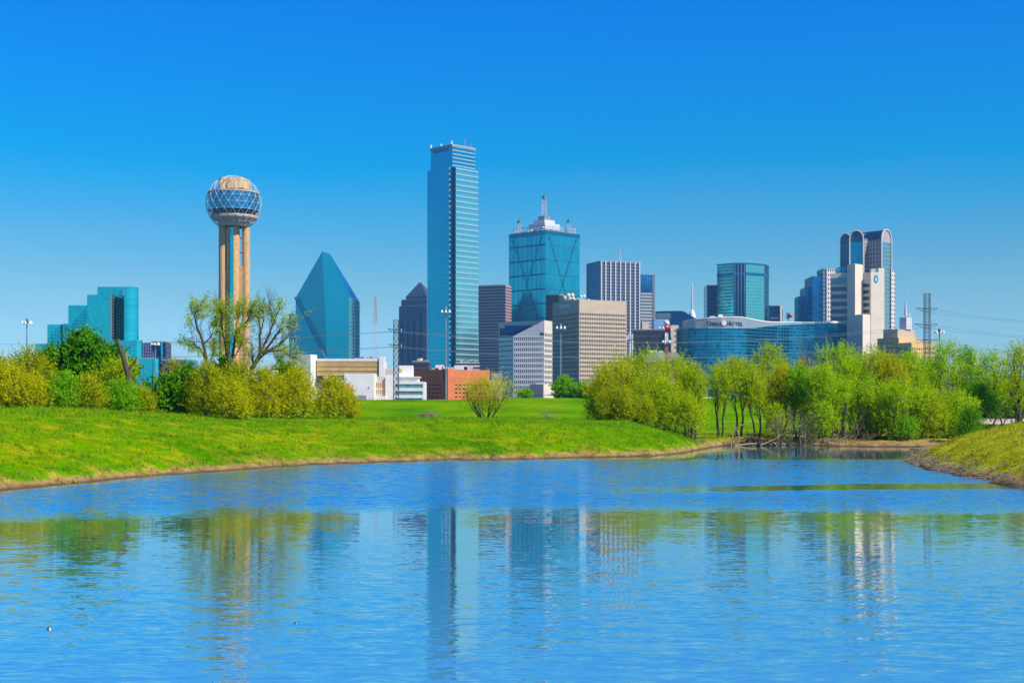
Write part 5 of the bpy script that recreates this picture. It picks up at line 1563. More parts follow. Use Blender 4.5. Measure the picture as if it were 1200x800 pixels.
LM = {
 'willow': leafmat('willow_leaf', (0.274, 0.388, 0.001), (0.479, 0.604, 0.002), (0.638, 0.707, 0.004)),
 'lime': leafmat('lime_leaf', (0.274, 0.456, 0.001), (0.456, 0.661, 0.003), (0.593, 0.752, 0.006)),
 'green': leafmat('fresh_green_leaf', (0.125, 0.342, 0.002), (0.251, 0.547, 0.006), (0.410, 0.684, 0.012)),
 'dark': leafmat('dark_green_leaf', (0.034, 0.171, 0.004), (0.103, 0.342, 0.006), (0.228, 0.524, 0.010)),
 'yellow': leafmat('yellow_olive_leaf', (0.319, 0.342, 0.001), (0.570, 0.570, 0.002), (0.752, 0.707, 0.004)),
 'olive': leafmat('olive_leaf', (0.251, 0.308, 0.001), (0.433, 0.479, 0.003), (0.593, 0.593, 0.006)),
 'amber': leafmat('amber_leaf', (0.342, 0.365, 0.002), (0.593, 0.570, 0.004), (0.730, 0.684, 0.008)),
 'bronze': leafmat('bronze_leaf', (0.296, 0.285, 0.004), (0.502, 0.467, 0.008), (0.616, 0.570, 0.012)),
}
BARK = plain('dark_bark', (0.075, 0.055, 0.038), 0.95, 0.35, 3.0)
BARKG = plain('grey_bark', (0.24, 0.19, 0.14), 0.95, 0.3, 3.0)
BARKW = plain('bleached_wood', (0.30, 0.22, 0.13), 0.9, 0.3, 2.0)
def prof(kind, t):
    if kind == 'dome': return math.sqrt(max(0.0, 1 - t ** 2.2)) 
    if kind == 'vase': return 0.35 + 0.65 * math.sin(math.pi * min(1, 0.12 + 0.72 * t)) if t < .95 else .4
    if kind == 'column': return 0.55 + 0.45 * math.sin(math.pi * (0.1 + 0.8 * t))
    return math.sin(math.pi * (0.12 + 0.80 * t)) ** 0.8          # round
def grow_crown(seed, H, W, clear, stems, lobes, shape, ntw, leaf, up=0.6, lean=0.0, tl=0.55, nleaf=11, bark=None, flare=0.20):
    r = np.random.default_rng(seed)
    wood, crown = Arr(), Arr()
    Lb = []
    for i in range(lobes):
        t = (i + 0.5) / lobes
        zf = clear + (0.93 - clear) * t ** 0.85
        pr = prof(shape, t) * W / 2
        a = i * 2.39996 + r.uniform(-.5, .5)
        rl = W * r.uniform(0.09, 0.19) * (0.75 + 0.5 * pr / (W / 2))
        rad = max(0.0, pr - rl * 0.85) * math.sqrt(r.uniform(0.25, 1))
        Lb.append((np.array([rad * math.cos(a) + lean * H * zf, rad * math.sin(a) * 0.9, H * zf]), rl))
    Lb.append((np.array([lean * H * .9 + r.uniform(-.06, .06) * W, 0, H * 0.90]), W * .12))
    # stems from the ground, limbs to every lobe
    st = []
    for k in range(stems):
        a = 2 * math.pi * k / stems + r.uniform(-.4, .4)
        base = np.array([math.cos(a), math.sin(a), 0]) * (0.05 * W if stems > 1 else 0) + np.array([0, 0, -0.25])
        rt = W * (flare if stems > 1 else 0.05)
        top = np.array([math.cos(a) * rt + lean * H * .7, math.sin(a) * rt, H * r.uniform(.62, .80)])
        mid = (base + top) / 2 + np.array([r.normal(0, .05) * W, r.normal(0, .05) * W, H * .05]) - np.array([lean * H * .12, 0, 0])
        pts = bez(base, mid, top, 10)
        pts[1:-1, :2] += r.normal(0, 0.012 * H, (8, 2))
        r0 = H * (0.014 if stems > 1 else 0.021)
        wood.tube(pts, np.linspace(r0 * 1.3, r0 * .25, 10), 6)
        st.append(pts)
    for c, rl in Lb:
        dd = [(np.linalg.norm(p[-1][:2] - c[:2]), p) for p in st]
        p = min(dd, key=lambda q: q[0])[1]
        zt_ = max(clear * 0.55 * H, c[2] - 0.28 * H - rl)
        j = int(np.argmin(np.abs(p[:, 2] - zt_)))
        mid = (p[j] + c) / 2 + np.array([0, 0, -0.04 * H]) + r.normal(0, .03 * W, 3)
        wood.tube(bez(p[j], mid, c, 7), np.linspace(H * .0075, H * .0025, 7), 4)
        for _ in range(7):
            e = c + unit(r.normal(size=3) + np.array([0, 0, .5])) * rl * r.uniform(.7, 1.15)
            wood.tube(bez(c - np.array([0, 0, rl * .3]), (c + e) / 2 + r.normal(0, .1 * rl, 3), e, 4), np.linspace(H * .0026, H * .001, 4), 3)
    # twigs in every lobe, leaves along every twig
    wts = np.array([l[1] ** 2 for l in Lb]); wts /= wts.sum()
    cnt = r.multinomial(ntw, wts)
    P0, Dr, Nv = [], [], []
    for (c, rl), k in zip(Lb, cnt):
        dv = unit(r.normal(size=(k, 3)) + np.array([0, 0, 0.12]))
        rr = rl * r.uniform(0.12, 1.0, k) ** 0.55
        jag = 1 + 0.25 * np.sin(dv[:, :1] * 7 + c[0]) * np.sin(dv[:, 1:2] * 6 + dv[:, 2:3] * 5)
        P0.append(c + dv * rr[:, None] * jag * np.array([1, 1, 1.12]))
        Nv.append(dv)
        Dr.append(unit(dv * 0.8 + np.array([0, 0, up]) + r.normal(0, .35, (k, 3))))
    P0, Dr, Nv = np.concatenate(P0), np.concatenate(Dr), np.concatenate(Nv)
    keep = P0[:, 2] > 0.02 * H
    P0, Dr, Nv = P0[keep], Dr[keep], Nv[keep]
    N = len(P0)
    ln = tl * r.uniform(.6, 1.4, N)
    s_ = np.linspace(0.05, 1, nleaf)
    bend = unit(r.normal(size=(N, 3))) * 0.25
    C_ = P0[:, None] + Dr[:, None] * (ln[:, None] * s_[None])[..., None] + bend[:, None] * (s_[None, :, None] ** 2) * ln[:, None, None] * .6
    C_ = C_.reshape(-1, 3) + r.normal(0, .05, (N * nleaf, 3))
    ax = unit(np.repeat(Dr, nleaf, 0) * .7 + r.normal(0, .6, (N * nleaf, 3)))
    nn = unit(np.repeat(Nv, nleaf, 0) + np.array([0, 0, .25]) + r.normal(0, .42, (N * nleaf, 3)))
    sd = unit(np.cross(nn, ax))
    Ls_ = leaf * r.uniform(.6, 1.35, N * nleaf)
    crown.cards(C_, ax, sd, Ls_, Ls_ * 0.42)
    return wood, crown
def grow_bare(seed, H, W, stems, leafy, leaf, depth=5, bark=None, spread=0.55, r0f=0.016):
    """open branching tree with thin foliage near the twig tips"""
    r = np.random.default_rng(seed)
    wood, crown = Arr(), Arr()
    tips = []
    def go(p, d, L, rad, k):
        n = 5
        pts = [p]
        for i in range(n):
            d = unit(d + r.normal(0, .12, 3) + np.array([0, 0, .05]))
            p = p + d * L / n
            pts.append(p)
        wood.tube(np.array(pts), np.linspace(rad, rad * .62, n + 1), 5 if k > 2 else 3)
        if k <= 2: tips.extend([(q, d) for q in pts[2:]])
        if k == 0: return
        for j in range(int(r.integers(2, 4)) if k > 1 else 3):
            f = pts[-1] if j == 0 else pts[int(r.integers(2, 6))]
            nd = unit(d + unit(r.normal(size=3)) * spread * (0.6 if j == 0 else 1.2))
            go(f, nd, L * r.uniform(.62, .86), rad * (.62 if j == 0 else .45), k - 1)
    for s_ in range(stems):
        a = 2 * math.pi * s_ / max(stems, 1) + r.uniform(0, 1)
        sp_ = W / H * 0.55
        go(np.array([math.cos(a) * .1, math.sin(a) * .1, -.2]), unit(np.array([math.cos(a) * sp_, math.sin(a) * sp_ * .8, 1])), H * .30, H * r0f, depth)
    # scale the whole to the asked height and width
    v = np.concatenate(wood.v); zs = v[:, 2].max(); xs = np.percentile(np.abs(v[:, 0]), 98)
    fz, fx = H / zs, (W / 2) / xs
    wood.v = [a * np.array([fx, fx, fz]) for a in wood.v]
    if leafy > 0:
        T = np.array([t_[0] for t_ in tips]) * np.array([fx, fx, fz])
        idx = r.integers(0, len(T), leafy)
        C_ = T[idx] + r.normal(0, .16, (leafy, 3))
        ax = unit(r.normal(size=(leafy, 3))); sd = unit(np.cross(ax, r.normal(size=(leafy, 3))))
        Ls_ = leaf * r.uniform(.6, 1.4, leafy)
        crown.cards(C_, ax, sd, Ls_, Ls_ * .45)
    return wood, crown
SEED = [100]
def plant(kind, px, D, ytop, wpx, label, leafc='willow', name='tree', cat='tree', group=None, ybase=None, **kw):
    SEED[0] += 1
    x = X(px, D); zg = gz(x, D)
    H = (Z(ytop, D) - zg) * (0.965 if kind == 'crown' else 1.0); W = wpx / F * D
    t = thing(name, label, cat, (x, D, zg), group)
    bark = kw.pop('barkm', BARK)
    if kind == 'bare':
        wd, cr_ = grow_bare(SEED[0], H, W, **kw)
    else:
        wd, cr_ = grow_crown(SEED[0], H, W, **kw)
    o = bpy.data.objects.new('trunk' if cat == 'tree' else 'stems', wd.mesh('branches', bark)); C.objects.link(o); o.parent = t
    if cr_.n:
        o = bpy.data.objects.new('crown' if cat == 'tree' else 'foliage', cr_.mesh('leaves', LM[leafc], False)); C.objects.link(o); o.parent = t
    return t
WIL = dict(clear=.30, stems=3, lobes=19, shape='vase', ntw=980, leaf=.155, up=.9, tl=.85, nleaf=14)
RND = dict(clear=.22, stems=2, lobes=20, shape='round', ntw=900, leaf=.165, up=.6, tl=.75, nleaf=14)
SHR = dict(clear=.06, stems=4, lobes=20, shape='dome', ntw=1000, leaf=.145, up=.75, tl=.7, nleaf=14)
BRD = dict(clear=.18, stems=2, lobes=20, shape='round', ntw=900, leaf=.34, up=.2, tl=.5)
def wil(px, D, yt, w, label, c='willow', **k): return plant('crown', px, D, yt, w, label, c, 'willow_tree', 'tree', 'willows along the lake', **{**WIL, **k})
def rnd(px, D, yt, w, label, c='lime', **k): return plant('crown', px, D, yt, w, label, c, 'leafy_tree', 'tree', 'leafy trees by the water', **{**RND, **k})
def shr(px, D, yt, w, label, c='yellow', **k): return plant('crown', px, D, yt, w, label, c, 'shrub', 'shrub', 'shrubs on the bank', **{**SHR, **k})
def brd(px, D, yt, w, label, c='dark', **k): return plant('crown', px, D, yt, w, label, c, 'broadleaf_tree', 'tree', 'dark broadleaf trees', **{**BRD, **k})
def bare(px, D, yt, w, label, c='willow', nm='bare_tree', cat='tree', **k): return plant('bare', px, D, yt, w, label, c, nm, cat, 'thinly leafed trees', **{**dict(stems=2, leafy=1500, leaf=.17), **k})

# left group on the bank
brd(98, 112, 391, 96, 'largest dark green broadleaf tree standing in front of the stepped teal hotel', lobes=26, ntw=1500)
brd(64, 113, 409, 62, 'dark green broadleaf tree left of the largest one, below the stepped wings')
brd(134, 114, 404, 56, 'dark green broadleaf tree behind the leaning dead trunk')
rnd(36, 104, 414, 70, 'olive-green round tree under the tall lamp mast on the far left', 'olive', stems=3)
rnd(-6, 100, 424, 70, 'olive tree cut by the left edge of the picture', 'yellow')
shr(4, 97, 436, 66, 'yellow-olive shrub at the far left edge of the meadow', 'yellow')
shr(36, 98, 449, 62, 'yellowish low shrub second from the left edge', 'yellow')
shr(75, 99, 442, 46, 'bright green shrub in front of the largest dark broadleaf tree', 'green')
shr(103, 100, 448, 48, 'yellow-green shrub right of the bright green one at the left', 'olive')
rnd(139, 107, 424, 58, 'thin yellow-green tree around the leaning dead trunk', 'willow', ntw=520)
shr(143, 103, 456, 52, 'low fresh-green shrub under the leaning dead trunk', 'green')
shr(165, 104, 462, 30, 'small olive shrub between the low green shrub and the dark bush', 'olive')
rnd(206, 125, 421, 46, 'brownish olive tree before the low teal glass building', 'bronze', ntw=500)
brd(196, 106, 443, 60, 'dark open broadleaf bush with gaps right of the leaning trunk', ntw=420, clear=.05, leaf=.30)
brd(222, 107, 430, 40, 'dark green bush left of the olive shrubs under the ball tower', ntw=420, clear=.05, leaf=.30)
shr(243, 105, 428, 66, 'olive-green shrub with the leafing bare tree growing behind it, left of the ball tower shaft', 'olive', ntw=1200)
shr(278, 106, 430, 66, 'yellow-green shrub right below the ball tower shaft', 'olive', ntw=1200)
shr(272, 102, 452, 58, 'yellow low shrub in front of the ball tower', 'yellow')
shr(312, 107, 437, 62, 'yellow-olive shrub right of the ball tower shaft', 'yellow', ntw=1200)
shr(348, 109, 436, 68, 'broad golden shrub before the white end block of the louvred hall', 'yellow', ntw=1200)
shr(391, 111, 446, 56, 'golden shrub at the right end of the yellow row', 'yellow', ntw=1000)
shr(411, 112, 474, 26, 'lowest tuft of golden shrub beside the open meadow', 'yellow', ntw=240)
def limbed(label, D, base, limbs, seed, leafy, c='willow'):
    """a tree whose main limbs follow given bends; side shoots, twigs and leaf tufts grow from them"""
    r = np.random.default_rng(seed)
    px = lambda q: 215 + q[0] / 5.333
    py = lambda q: 345 + q[1] / 5.333
    x0 = X(px(base), D); zg = gz(x0, D)
    t = thing('bare_tree', label, 'tree', (x0, D, zg), 'thinly leafed trees')
    wood, crown = Arr(), Arr(); tips = []
    for k, (lm, rad) in enumerate(limbs):
        dep = r.normal(0, .8)
        pts = np.array([[X(px(q), D) - x0, dep * i_ / len(lm), Z(py(q), D) - zg] for i_, q in enumerate(lm)])
        t_ = np.linspace(0, len(pts) - 1, 4 * len(pts)); fine = np.stack([np.interp(t_, np.arange(len(pts)), pts[:, c_]) for c_ in range(3)], -1)
        ker = np.ones(3) / 3
        for c_ in range(3): fine[1:-1, c_] = np.convolve(fine[:, c_], ker, 'valid')
        fine[1:-1] += r.normal(0, .03, fine[1:-1].shape)
        wood.tube(fine, np.linspace(rad, rad * .25, len(fine)), 6)
        for i_ in range(len(fine) // 3, len(fine)):
            for _ in range(2):
                d = unit(unit(fine[min(i_ + 1, len(fine) - 1)] - fine[i_ - 1]) + r.normal(0, .65, 3) + np.array([0, 0, .25]))
                L2 = r.uniform(.5, 1.6)
                sh = bez(fine[i_], fine[i_] + d * L2 * .5 + r.normal(0, .08, 3), fine[i_] + d * L2 + np.array([0, 0, .15]), 6)
                wood.tube(sh, np.linspace(.022, .006, 6), 4)
                for q in (2, 3, 4, 5):
                    e = sh[q] + unit(d + r.normal(0, .6, 3)) * r.uniform(.3, .7)
                    wood.tube(np.array([sh[q], (sh[q] + e) / 2 + r.normal(0, .03, 3), e]), np.array([.009, .006, .004]), 3)
                    tips += [sh[q], (sh[q] + e) / 2, e]
    T = np.array(tips); idx = r.integers(0, len(T), leafy)
    idx = idx[(np.sin(T[idx][:, 0] * 1.9 + seed) + np.sin(T[idx][:, 2] * 1.6)) > -.5]; N = len(idx)
    C_ = T[idx] + r.normal(0, .13, (N, 3)); ax = unit(r.normal(size=(N, 3))); sd = unit(np.cross(ax, r.normal(size=(N, 3))))
    Lf = .13 * r.uniform(.6, 1.4, N); crown.cards(C_, ax, sd, Lf, Lf * .45)
    for nm, me in (('trunk', wood.mesh('branches', BARK)), ('crown', crown.mesh('leaves', LM[c], False))):
        o = bpy.data.objects.new(nm, me); C.objects.link(o); o.parent = t
limbed('thin tree with yellow tufts and bare limbs left of the ball tower', 112, (155, 780), [
    ([(155, 780), (152, 430), (125, 300), (95, 220), (70, 130), (95, 95)], .17), ([(152, 430), (110, 350), (50, 300)], .11),
    ([(127, 310), (175, 262), (188, 195)], .08), ([(155, 480), (172, 390), (184, 325)], .07)], 31, 9000)
limbed('dark-limbed tree with sparse leaves crossing the ball tower shaft', 112.6, (285, 790), [
    ([(285, 790), (270, 400), (262, 330), (235, 210), (205, 120), (205, 80)], .17), ([(288, 600), (302, 400), (320, 300), (325, 235), (400, 170), (430, 90)], .17),
    ([(325, 240), (332, 170), (335, 105)], .08), ([(240, 230), (246, 170), (256, 105)], .07), ([(305, 400), (350, 350), (375, 290)], .07)], 32, 9000)
limbed('widest dark-limbed sparse tree right of the ball tower', 113.2, (415, 790), [
    ([(415, 790), (418, 500), (430, 440), (432, 375)], .22), ([(420, 490), (470, 400), (485, 330), (482, 200), (472, 140)], .19),
    ([(475, 390), (492, 335), (522, 275), (560, 170), (596, 85)], .16), ([(440, 430), (520, 355), (600, 310), (655, 262)], .17),
    ([(500, 372), (560, 280), (612, 218), (675, 188)], .12), ([(530, 352), (620, 352), (700, 402)], .11), ([(425, 500), (540, 470), (640, 465), (725, 482)], .10),
    ([(552, 468), (585, 430), (607, 398)], .06), ([(556, 185), (548, 120), (540, 55)], .07), ([(484, 220), (508, 130), (480, 70)], .07)], 33, 8500)
brd(262, 116, 414, 34, 'small dark tree tucked behind the shrubs left of the ball tower shaft', 'green', ntw=320)
brd(334, 117, 424, 30, 'small dark tree tucked behind the golden shrub', 'green', ntw=260)
plant('crown', 569, 118, 445, 74, 'lone vase-shaped yellow shrub with dark stems in front of the brick garage', 'yellow', 'lone_shrub', 'shrub', None, clear=.28, stems=11, lobes=24, shape='vase', ntw=760, leaf=.12, up=1.0, tl=.8, nleaf=11, flare=.36)
shr(660, 292, 445, 34, 'round green bush on the levee in front of the tan grid hotel', 'green', leaf=.42, tl=1.1, ntw=700)
shr(681, 290, 452, 24, 'smaller green bush on the levee right of the round one', 'green', leaf=.42, tl=1.1, ntw=420)
shr(615, 292, 461, 22, 'low green bush on the levee below the pale office', 'green', leaf=.42, tl=1.0, ntw=200)
shr(690, 288, 455, 20, 'amber bush on the levee at the edge of the willow mass', 'amber', leaf=.42, tl=1.0, ntw=240)

# willow mass right of the middle
wil(716, 124, 424, 66, 'leftmost willow of the big clump, golden at its crown', 'yellow', clear=.15)
wil(748, 126, 414, 84, 'tallest willow of the big clump in front of the tan grid hotel', clear=.14, lobes=20, ntw=1400)
wil(788, 128, 419, 74, 'willow at the right of the big clump beside the curved hotel', clear=.2, lobes=18, ntw=1200)
wil(812, 125, 428, 42, 'narrow willow on the right flank of the big clump', clear=.25)
wil(772, 122, 452, 74, 'low spreading willow at the front of the big clump', clear=.12, ntw=1300)
shr(722, 120, 462, 66, 'dark olive shrub at the left foot of the big willow clump', 'olive', ntw=1300)
shr(752, 120, 473, 34, 'small olive shrub in front of the big willow clump', 'olive')
shr(806, 121, 466, 56, 'thin light-green shrub at the right foot of the big willow clump', 'willow', ntw=520, clear=.25)
shr(704, 128, 446, 36, 'dark olive bush at the left rear of the big willow clump', 'olive')

# thin-stemmed willows and the wood on the low shore
wil(843, 131, 429, 48, 'thin-stemmed umbrella willow standing first on the sandy shore', clear=.48, stems=3, lobes=10, ntw=620)
wil(866, 132, 421, 56, 'taller thin-stemmed willow second on the sandy shore', clear=.48, stems=2, lobes=11, ntw=760)
wil(888, 131, 433, 46, 'leaning thin-stemmed willow third on the sandy shore', clear=.46, stems=2, lobes=9, ntw=560, lean=-.12)
rnd(903, 150, 402, 66, 'tall green tree behind the thin-stemmed willows before the curved hotel', 'willow', ntw=1400)
wil(917, 134, 426, 52, 'golden-tinted tree beside the bare grey brush', 'amber', clear=.32)
rnd(934, 133, 428, 42, 'fresh-green narrow tree right of the golden-tinted one', 'green', clear=.3)
rnd(944, 152, 416, 46, 'rusty orange-green tree behind the fresh-green narrow one', 'bronze', ntw=600)
bare(953, 139, 386, 52, 'tall bleached dead tree rising above the wood before the curved hotel', nm='dead_tree', stems=2, leafy=0, barkm=BARKG, depth=4)
wil(966, 131, 428, 46, 'lime willow at the water with its trunk in the shallows', 'lime', clear=.24)
wil(980, 136, 401, 68, 'tall lime willow before the right end of the curved hotel', 'lime', ntw=1150, lobes=20)
rnd(1001, 150, 414, 62, 'lime tree standing behind the tall willow, below the white logo building', 'lime', ntw=1200)
wil(1023, 137, 408, 62, 'olive-lime tree just right of the white logo building', 'willow', ntw=1050, lobes=20)
wil(1044, 134, 415, 46, 'yellowish tree in front of the stepped beige building', 'yellow', clear=.35)
rnd(1066, 140, 411, 58, 'green tree left of the dark pylon foot', 'lime', ntw=1300)
rnd(1084, 146, 416, 50, 'green tree directly before the dark pylon', 'green')
rnd(1110, 141, 399, 66, 'bright green tall tree right of the dark pylon', 'lime', ntw=1150, lobes=20)
rnd(1134, 147, 403, 52, 'green tree between the bright tall one and the grey-roofed shed', 'green')
wil(1164, 139, 408, 56, 'lime tree with open crown right of the grey-roofed shed', 'lime', clear=.35, ntw=900)
wil(1196, 132, 397, 50, 'open-crowned tree at the right edge of the picture', 'willow', clear=.3, ntw=760)
rnd(1186, 142, 442, 62, 'shaded green tree behind the open-crowned one at the right edge', 'dark', ntw=900)  # its shade is put into the dark leaf colour
rnd(1086, 130, 456, 58, 'round yellow-green low tree at the front of the right-hand wood', 'willow', clear=.12, ntw=1000)
rnd(1122, 131, 462, 62, 'broad low green tree at the front of the right-hand wood', 'lime', clear=.12, ntw=850)
rnd(1150, 135, 452, 48, 'dark low tree behind the right bank', 'dark', clear=.12)  # dark leaves paint in the shade low in the wood
wil(1040, 130, 468, 52, 'low thin willow with its stems at the water line', 'lime', clear=.2, ntw=700)
wil(1004, 131, 462, 44, 'slender young willow below the white logo building', 'lime', clear=.25, ntw=520)
rnd(965, 128, 472, 40, 'short lime sapling in front of the tall lime willow', 'lime', clear=.15, ntw=420)
shr(1138, 126, 480, 44, 'dark low bush on the crest of the right bank', 'dark', ntw=700)
shr(1062, 128, 492, 40, 'small green bush at the foot of the right-hand wood', 'green', ntw=420)
for i, (px, D, yt, w) in enumerate(((912, 127, 478, 26), (926, 126.5, 470, 30), (941, 126, 478, 26), (953, 127, 474, 24), (1000, 127, 488, 24))):
    bare(px, D, yt, w, ['leftmost grey leafless brush standing at the sandy shore', 'tallest grey leafless brush at the sandy shore', 'grey leafless brush right of the tallest one', 'grey leafless brush touching the lime willow trunk', 'grey leafless brush in the shallows below the white logo building'][i],
         nm='leafless_brush', cat='shrub', stems=7, leafy=60, depth=3, barkm=BARKG, spread=.35, r0f=.012)
for i, (px, yt, w, c) in enumerate(((908, 474, 30, 'willow'), (948, 470, 30, 'willow'), (1018, 480, 34, 'willow'), (1106, 478, 40, 'lime'))):
    shr(px, 130.5 + (i % 3) * .8, yt, w, ['low willow scrub under the golden-tinted tree', 'low willow scrub behind the grey leafless brush', 'low willow scrub under the olive-lime tree', 'low lime scrub behind the foot of the right bank'][i], c, clear=.04, ntw=420)
# slim trunks standing in the shade of the wood
for i, px in enumerate((985, 1013, 1030, 1052, 1074)):
    wil(px, 128.5 + (i % 3), (448, 440, 452, 446, 455)[i], 34, ['slim dark-stemmed sapling between the two lime willows', 'slim sapling left of the olive-lime tree', 'slim sapling right of the olive-lime tree', 'slim sapling before the yellowish tree', 'slim sapling left of the round yellow-green tree'][i], 'lime', clear=.55, stems=2, lobes=6, ntw=260)

# ------------------------------------------------------------------ dead wood, brush piles, small things
def lonearr(a, name, mat, label, cat, loc, group=None):
    o = bpy.data.objects.new(name, a.mesh(name, mat)); C.objects.link(o); o.location = loc
    return tag(o, label, cat, group)
r = np.random.default_rng(9)
x, D = X(157, 104), 104.; a = Arr()
p0 = np.array([0, 0, -.2]); p2 = np.array([X(135, D) - x, .5, Z(397, D) - gz(x, D)]); 
pts = bez(p0, (p0 + p2) / 2 + np.array([.35, 0, .3]), p2, 12); pts[1:-1] += r.normal(0, .05, (10, 3))
a.tube(pts, np.linspace(.30, .13, 12), 8); a.tube(bez(pts[6], pts[6] + np.array([.5, 0, .5]), pts[6] + np.array([.75, 0, 1.1]), 5), np.linspace(.12, .04, 5), 6)
lonearr(a, 'dead_tree', BARK, 'leaning broken dead trunk sticking up through the left-hand trees', 'dead tree', (x, D, gz(x, D)))
def pile(px, D, w, h, n, mat, name, label, cat, rad=.03, arch=False):
    x = X(px, D); a = Arr()
    for i in range(n):
        c = np.array([r.normal(0, w * .22), r.normal(0, w * .15), abs(r.normal(0, h * .3))])
        d = unit(np.array([r.normal(), r.normal() * .6, abs(r.normal(0, .5))]))
        L2 = w * r.uniform(.25, .6)
        a.tube(bez(c - d * L2 / 2, c + np.array([0, 0, h * .25]), c + d * L2 / 2, 5), np.linspace(rad * 1.3, rad * .5, 5), 4)
    return lonearr(a, name, mat, label, cat, (x, D, gz(x, D)))
pile(502, 119, 2.2, .55, 46, BARKG, 'brush_pile', 'low brown brush pile lying on the meadow below the brick garage', 'brush pile')
pile(643, 120, 1.4, 1.0, 16, BARKW, 'dry_stalks', 'clump of dry pale stalks on the meadow below the pale office', 'dry plant', .025)
pile(880, 127.6, 4.5, .5, 36, BARK, 'driftwood_heap', 'dark heap of driftwood under the leaning thin-stemmed willow', 'driftwood', .06)
pile(1020, 129.5, 9.0, .45, 50, BARK, 'driftwood_heap', 'long dark bank of fallen branches below the white logo building', 'driftwood', .05)
pile(905, 127, 4.0, .6, 40, BARKG, 'driftwood_heap', 'grey heap of broken branches beside the leafless brush', 'driftwood', .04)
pile(975, 127.4, 4.0, .5, 18, BARKW, 'driftwood_heap', 'pale bleached branches lying at the water by the lime willow', 'driftwood', .05)
D = 126.4; x = X(862, D); a = Arr()
a.tube(bez(np.array([-.4, 0, -.1]), np.array([-.5, 0, 2.6]), np.array([1.6, .2, 2.0]), 9), np.linspace(.07, .035, 9), 6)
a.tube(bez(np.array([-.2, .1, -.1]), np.array([.9, 0, 1.0]), np.array([-.3, .2, 2.1]), 9), np.linspace(.09, .04, 9), 6)
a.tube(bez(np.array([-.1, 0, .1]), np.array([1.5, 0, .5]), np.array([3.6, .3, .25]), 9), np.linspace(.11, .05, 9), 6)
a.tube(bez(np.array([2.3, 0, .2]), np.array([4.0, 0, .8]), np.array([5.2, .3, 1.9]), 9), np.linspace(.09, .03, 9), 6)
lonearr(a, 'driftwood_snag', BARKW, 'pale arched driftwood snag on the sandy shore beneath the thin-stemmed willows', 'driftwood', (x, D, gz(x, D)))
for i, (px, D, L2) in enumerate(((1158, 118, 3.4), (1178, 117, 2.6), (1192, 116, 4.0))):
    a = Arr(); x = X(px, D); lean = (.9, -.5, .7)[i]
    a.tube(bez(np.array([0, 0, -.2]), np.array([lean * .3, 0, L2 * .5]), np.array([lean * L2 * .5, 0, L2]), 7), np.linspace(.12, .04, 7), 6)
    a.tube(bez(np.array([lean * .3, 0, L2 * .5]), np.array([0, 0, L2 * .7]), np.array([-lean * .8, .2, L2 * .95]), 6), np.linspace(.06, .02, 6), 5)
    lonearr(a, 'leaning_limb', BARK, ['dark forked limb leaning right behind the right bank', 'dark limb leaning left near the right edge', 'tallest dark leaning limb at the right edge'][i], 'dead tree', (x, D, gz(x, D)), 'leaning limbs behind the right bank')
D = 146; x = X(1184, D); mb = MB()
prf = [(.01, -.1, 0)] + [(1.15 * math.cos(R(t_)), 1.6 * math.sin(R(t_)), 0) for t_ in (0, 15, 30, 45, 60, 75)] + [(.01, 1.62, 0)]
mb.lathe((x, D), [(q[0], q[1] + gz(x, D), 0) for q in prf], 20)
lone(mb, 'tarp_cover', plain('blue_tarpaulin', (.008, .025, .14), .7, .3, 1.2), 'dark blue rounded cover showing under the trees at the right edge', 'cover', (x, D, gz(x, D)), None, True)
x, D = X(1184, 132), 132
mb = MB(); mb.box((x, D, Z(493.5, D)), (6.5, .3, .5)); lone(mb, 'pinkish_ledge', M['pale'], 'low pinkish ledge running below the dark blue cover', 'ledge', (x, D, gz(x, D)))
for px, py, nm, lb, sc in ((58.5, 737, 'fishing_float', 'small black and white float on the water at the lower left', 1.0), (347, 730, 'fishing_float', 'tiny dark float on the water below the ball tower', .7)):
    D = F * CZ / (py - HY); x = X(px, D)
    t = thing(nm, lb, 'float', (x, D, 0), 'floats on the lake')
    mb = MB(); mb.lathe((x, D), [(.001, -.02, 0), (.014 * sc, -.01, 0), (.015 * sc, .006, 0), (.010 * sc, .018, 0), (.001, .024 * sc, 0)], 14); build(mb, 'body', M['white' if sc == 1.0 else 'grey'], t, True)
    mb = MB(); mb.lathe((x - .026 * sc, D), [(.001, -.02, 0), (.018 * sc, .0, 0), (.021 * sc, .015, 0), (.014 * sc, .03, 0), (.001, .038 * sc, 0)], 14); build(mb, 'dark_cap', M['blackp'], t, True)

# grass blades on the two banks and dead twigs along the right shore: nobody could count them
m, n, b = newmat('grass_blade')
g_ = n.nodes.new('ShaderNodeNewGeometry')
nz = noise(n, 0.45, 4, pos(n, 1, 1.6, 0))
sx = n.nodes.new('ShaderNodeSeparateXYZ'); n.links.new(pos(n), sx.inputs[0])
ol = n.nodes.new('ShaderNodeMapRange'); ol.inputs[1].default_value = 18; ol.inputs[2].default_value = 24; n.links.new(sx.outputs[0], ol.inputs[0])
nz2 = noise(n, 0.13, 3, pos(n))
f = math_(n, 'ADD', math_(n, 'MULTIPLY', g_.outputs['Random Per Island'], .40), math_(n, 'ADD', math_(n, 'MULTIPLY', nz.outputs[0], .3), math_(n, 'MULTIPLY', nz2.outputs[0], .3)))
ca = ramp(n, f, [(.25, (.10, .27, .0)), (.55, (.19, .38, .001)), (.8, (.40, .40, .006))])
cb = ramp(n, f, [(.25, (.24, .28, .003)), (.55, (.42, .42, .01)), (.8, (.58, .50, .05))])
col = mixc(n, ol.outputs[0], ca, cb)
dry = n.nodes.new('ShaderNodeMapRange'); dry.inputs[1].default_value = 0.75; dry.inputs[2].default_value = 0.30
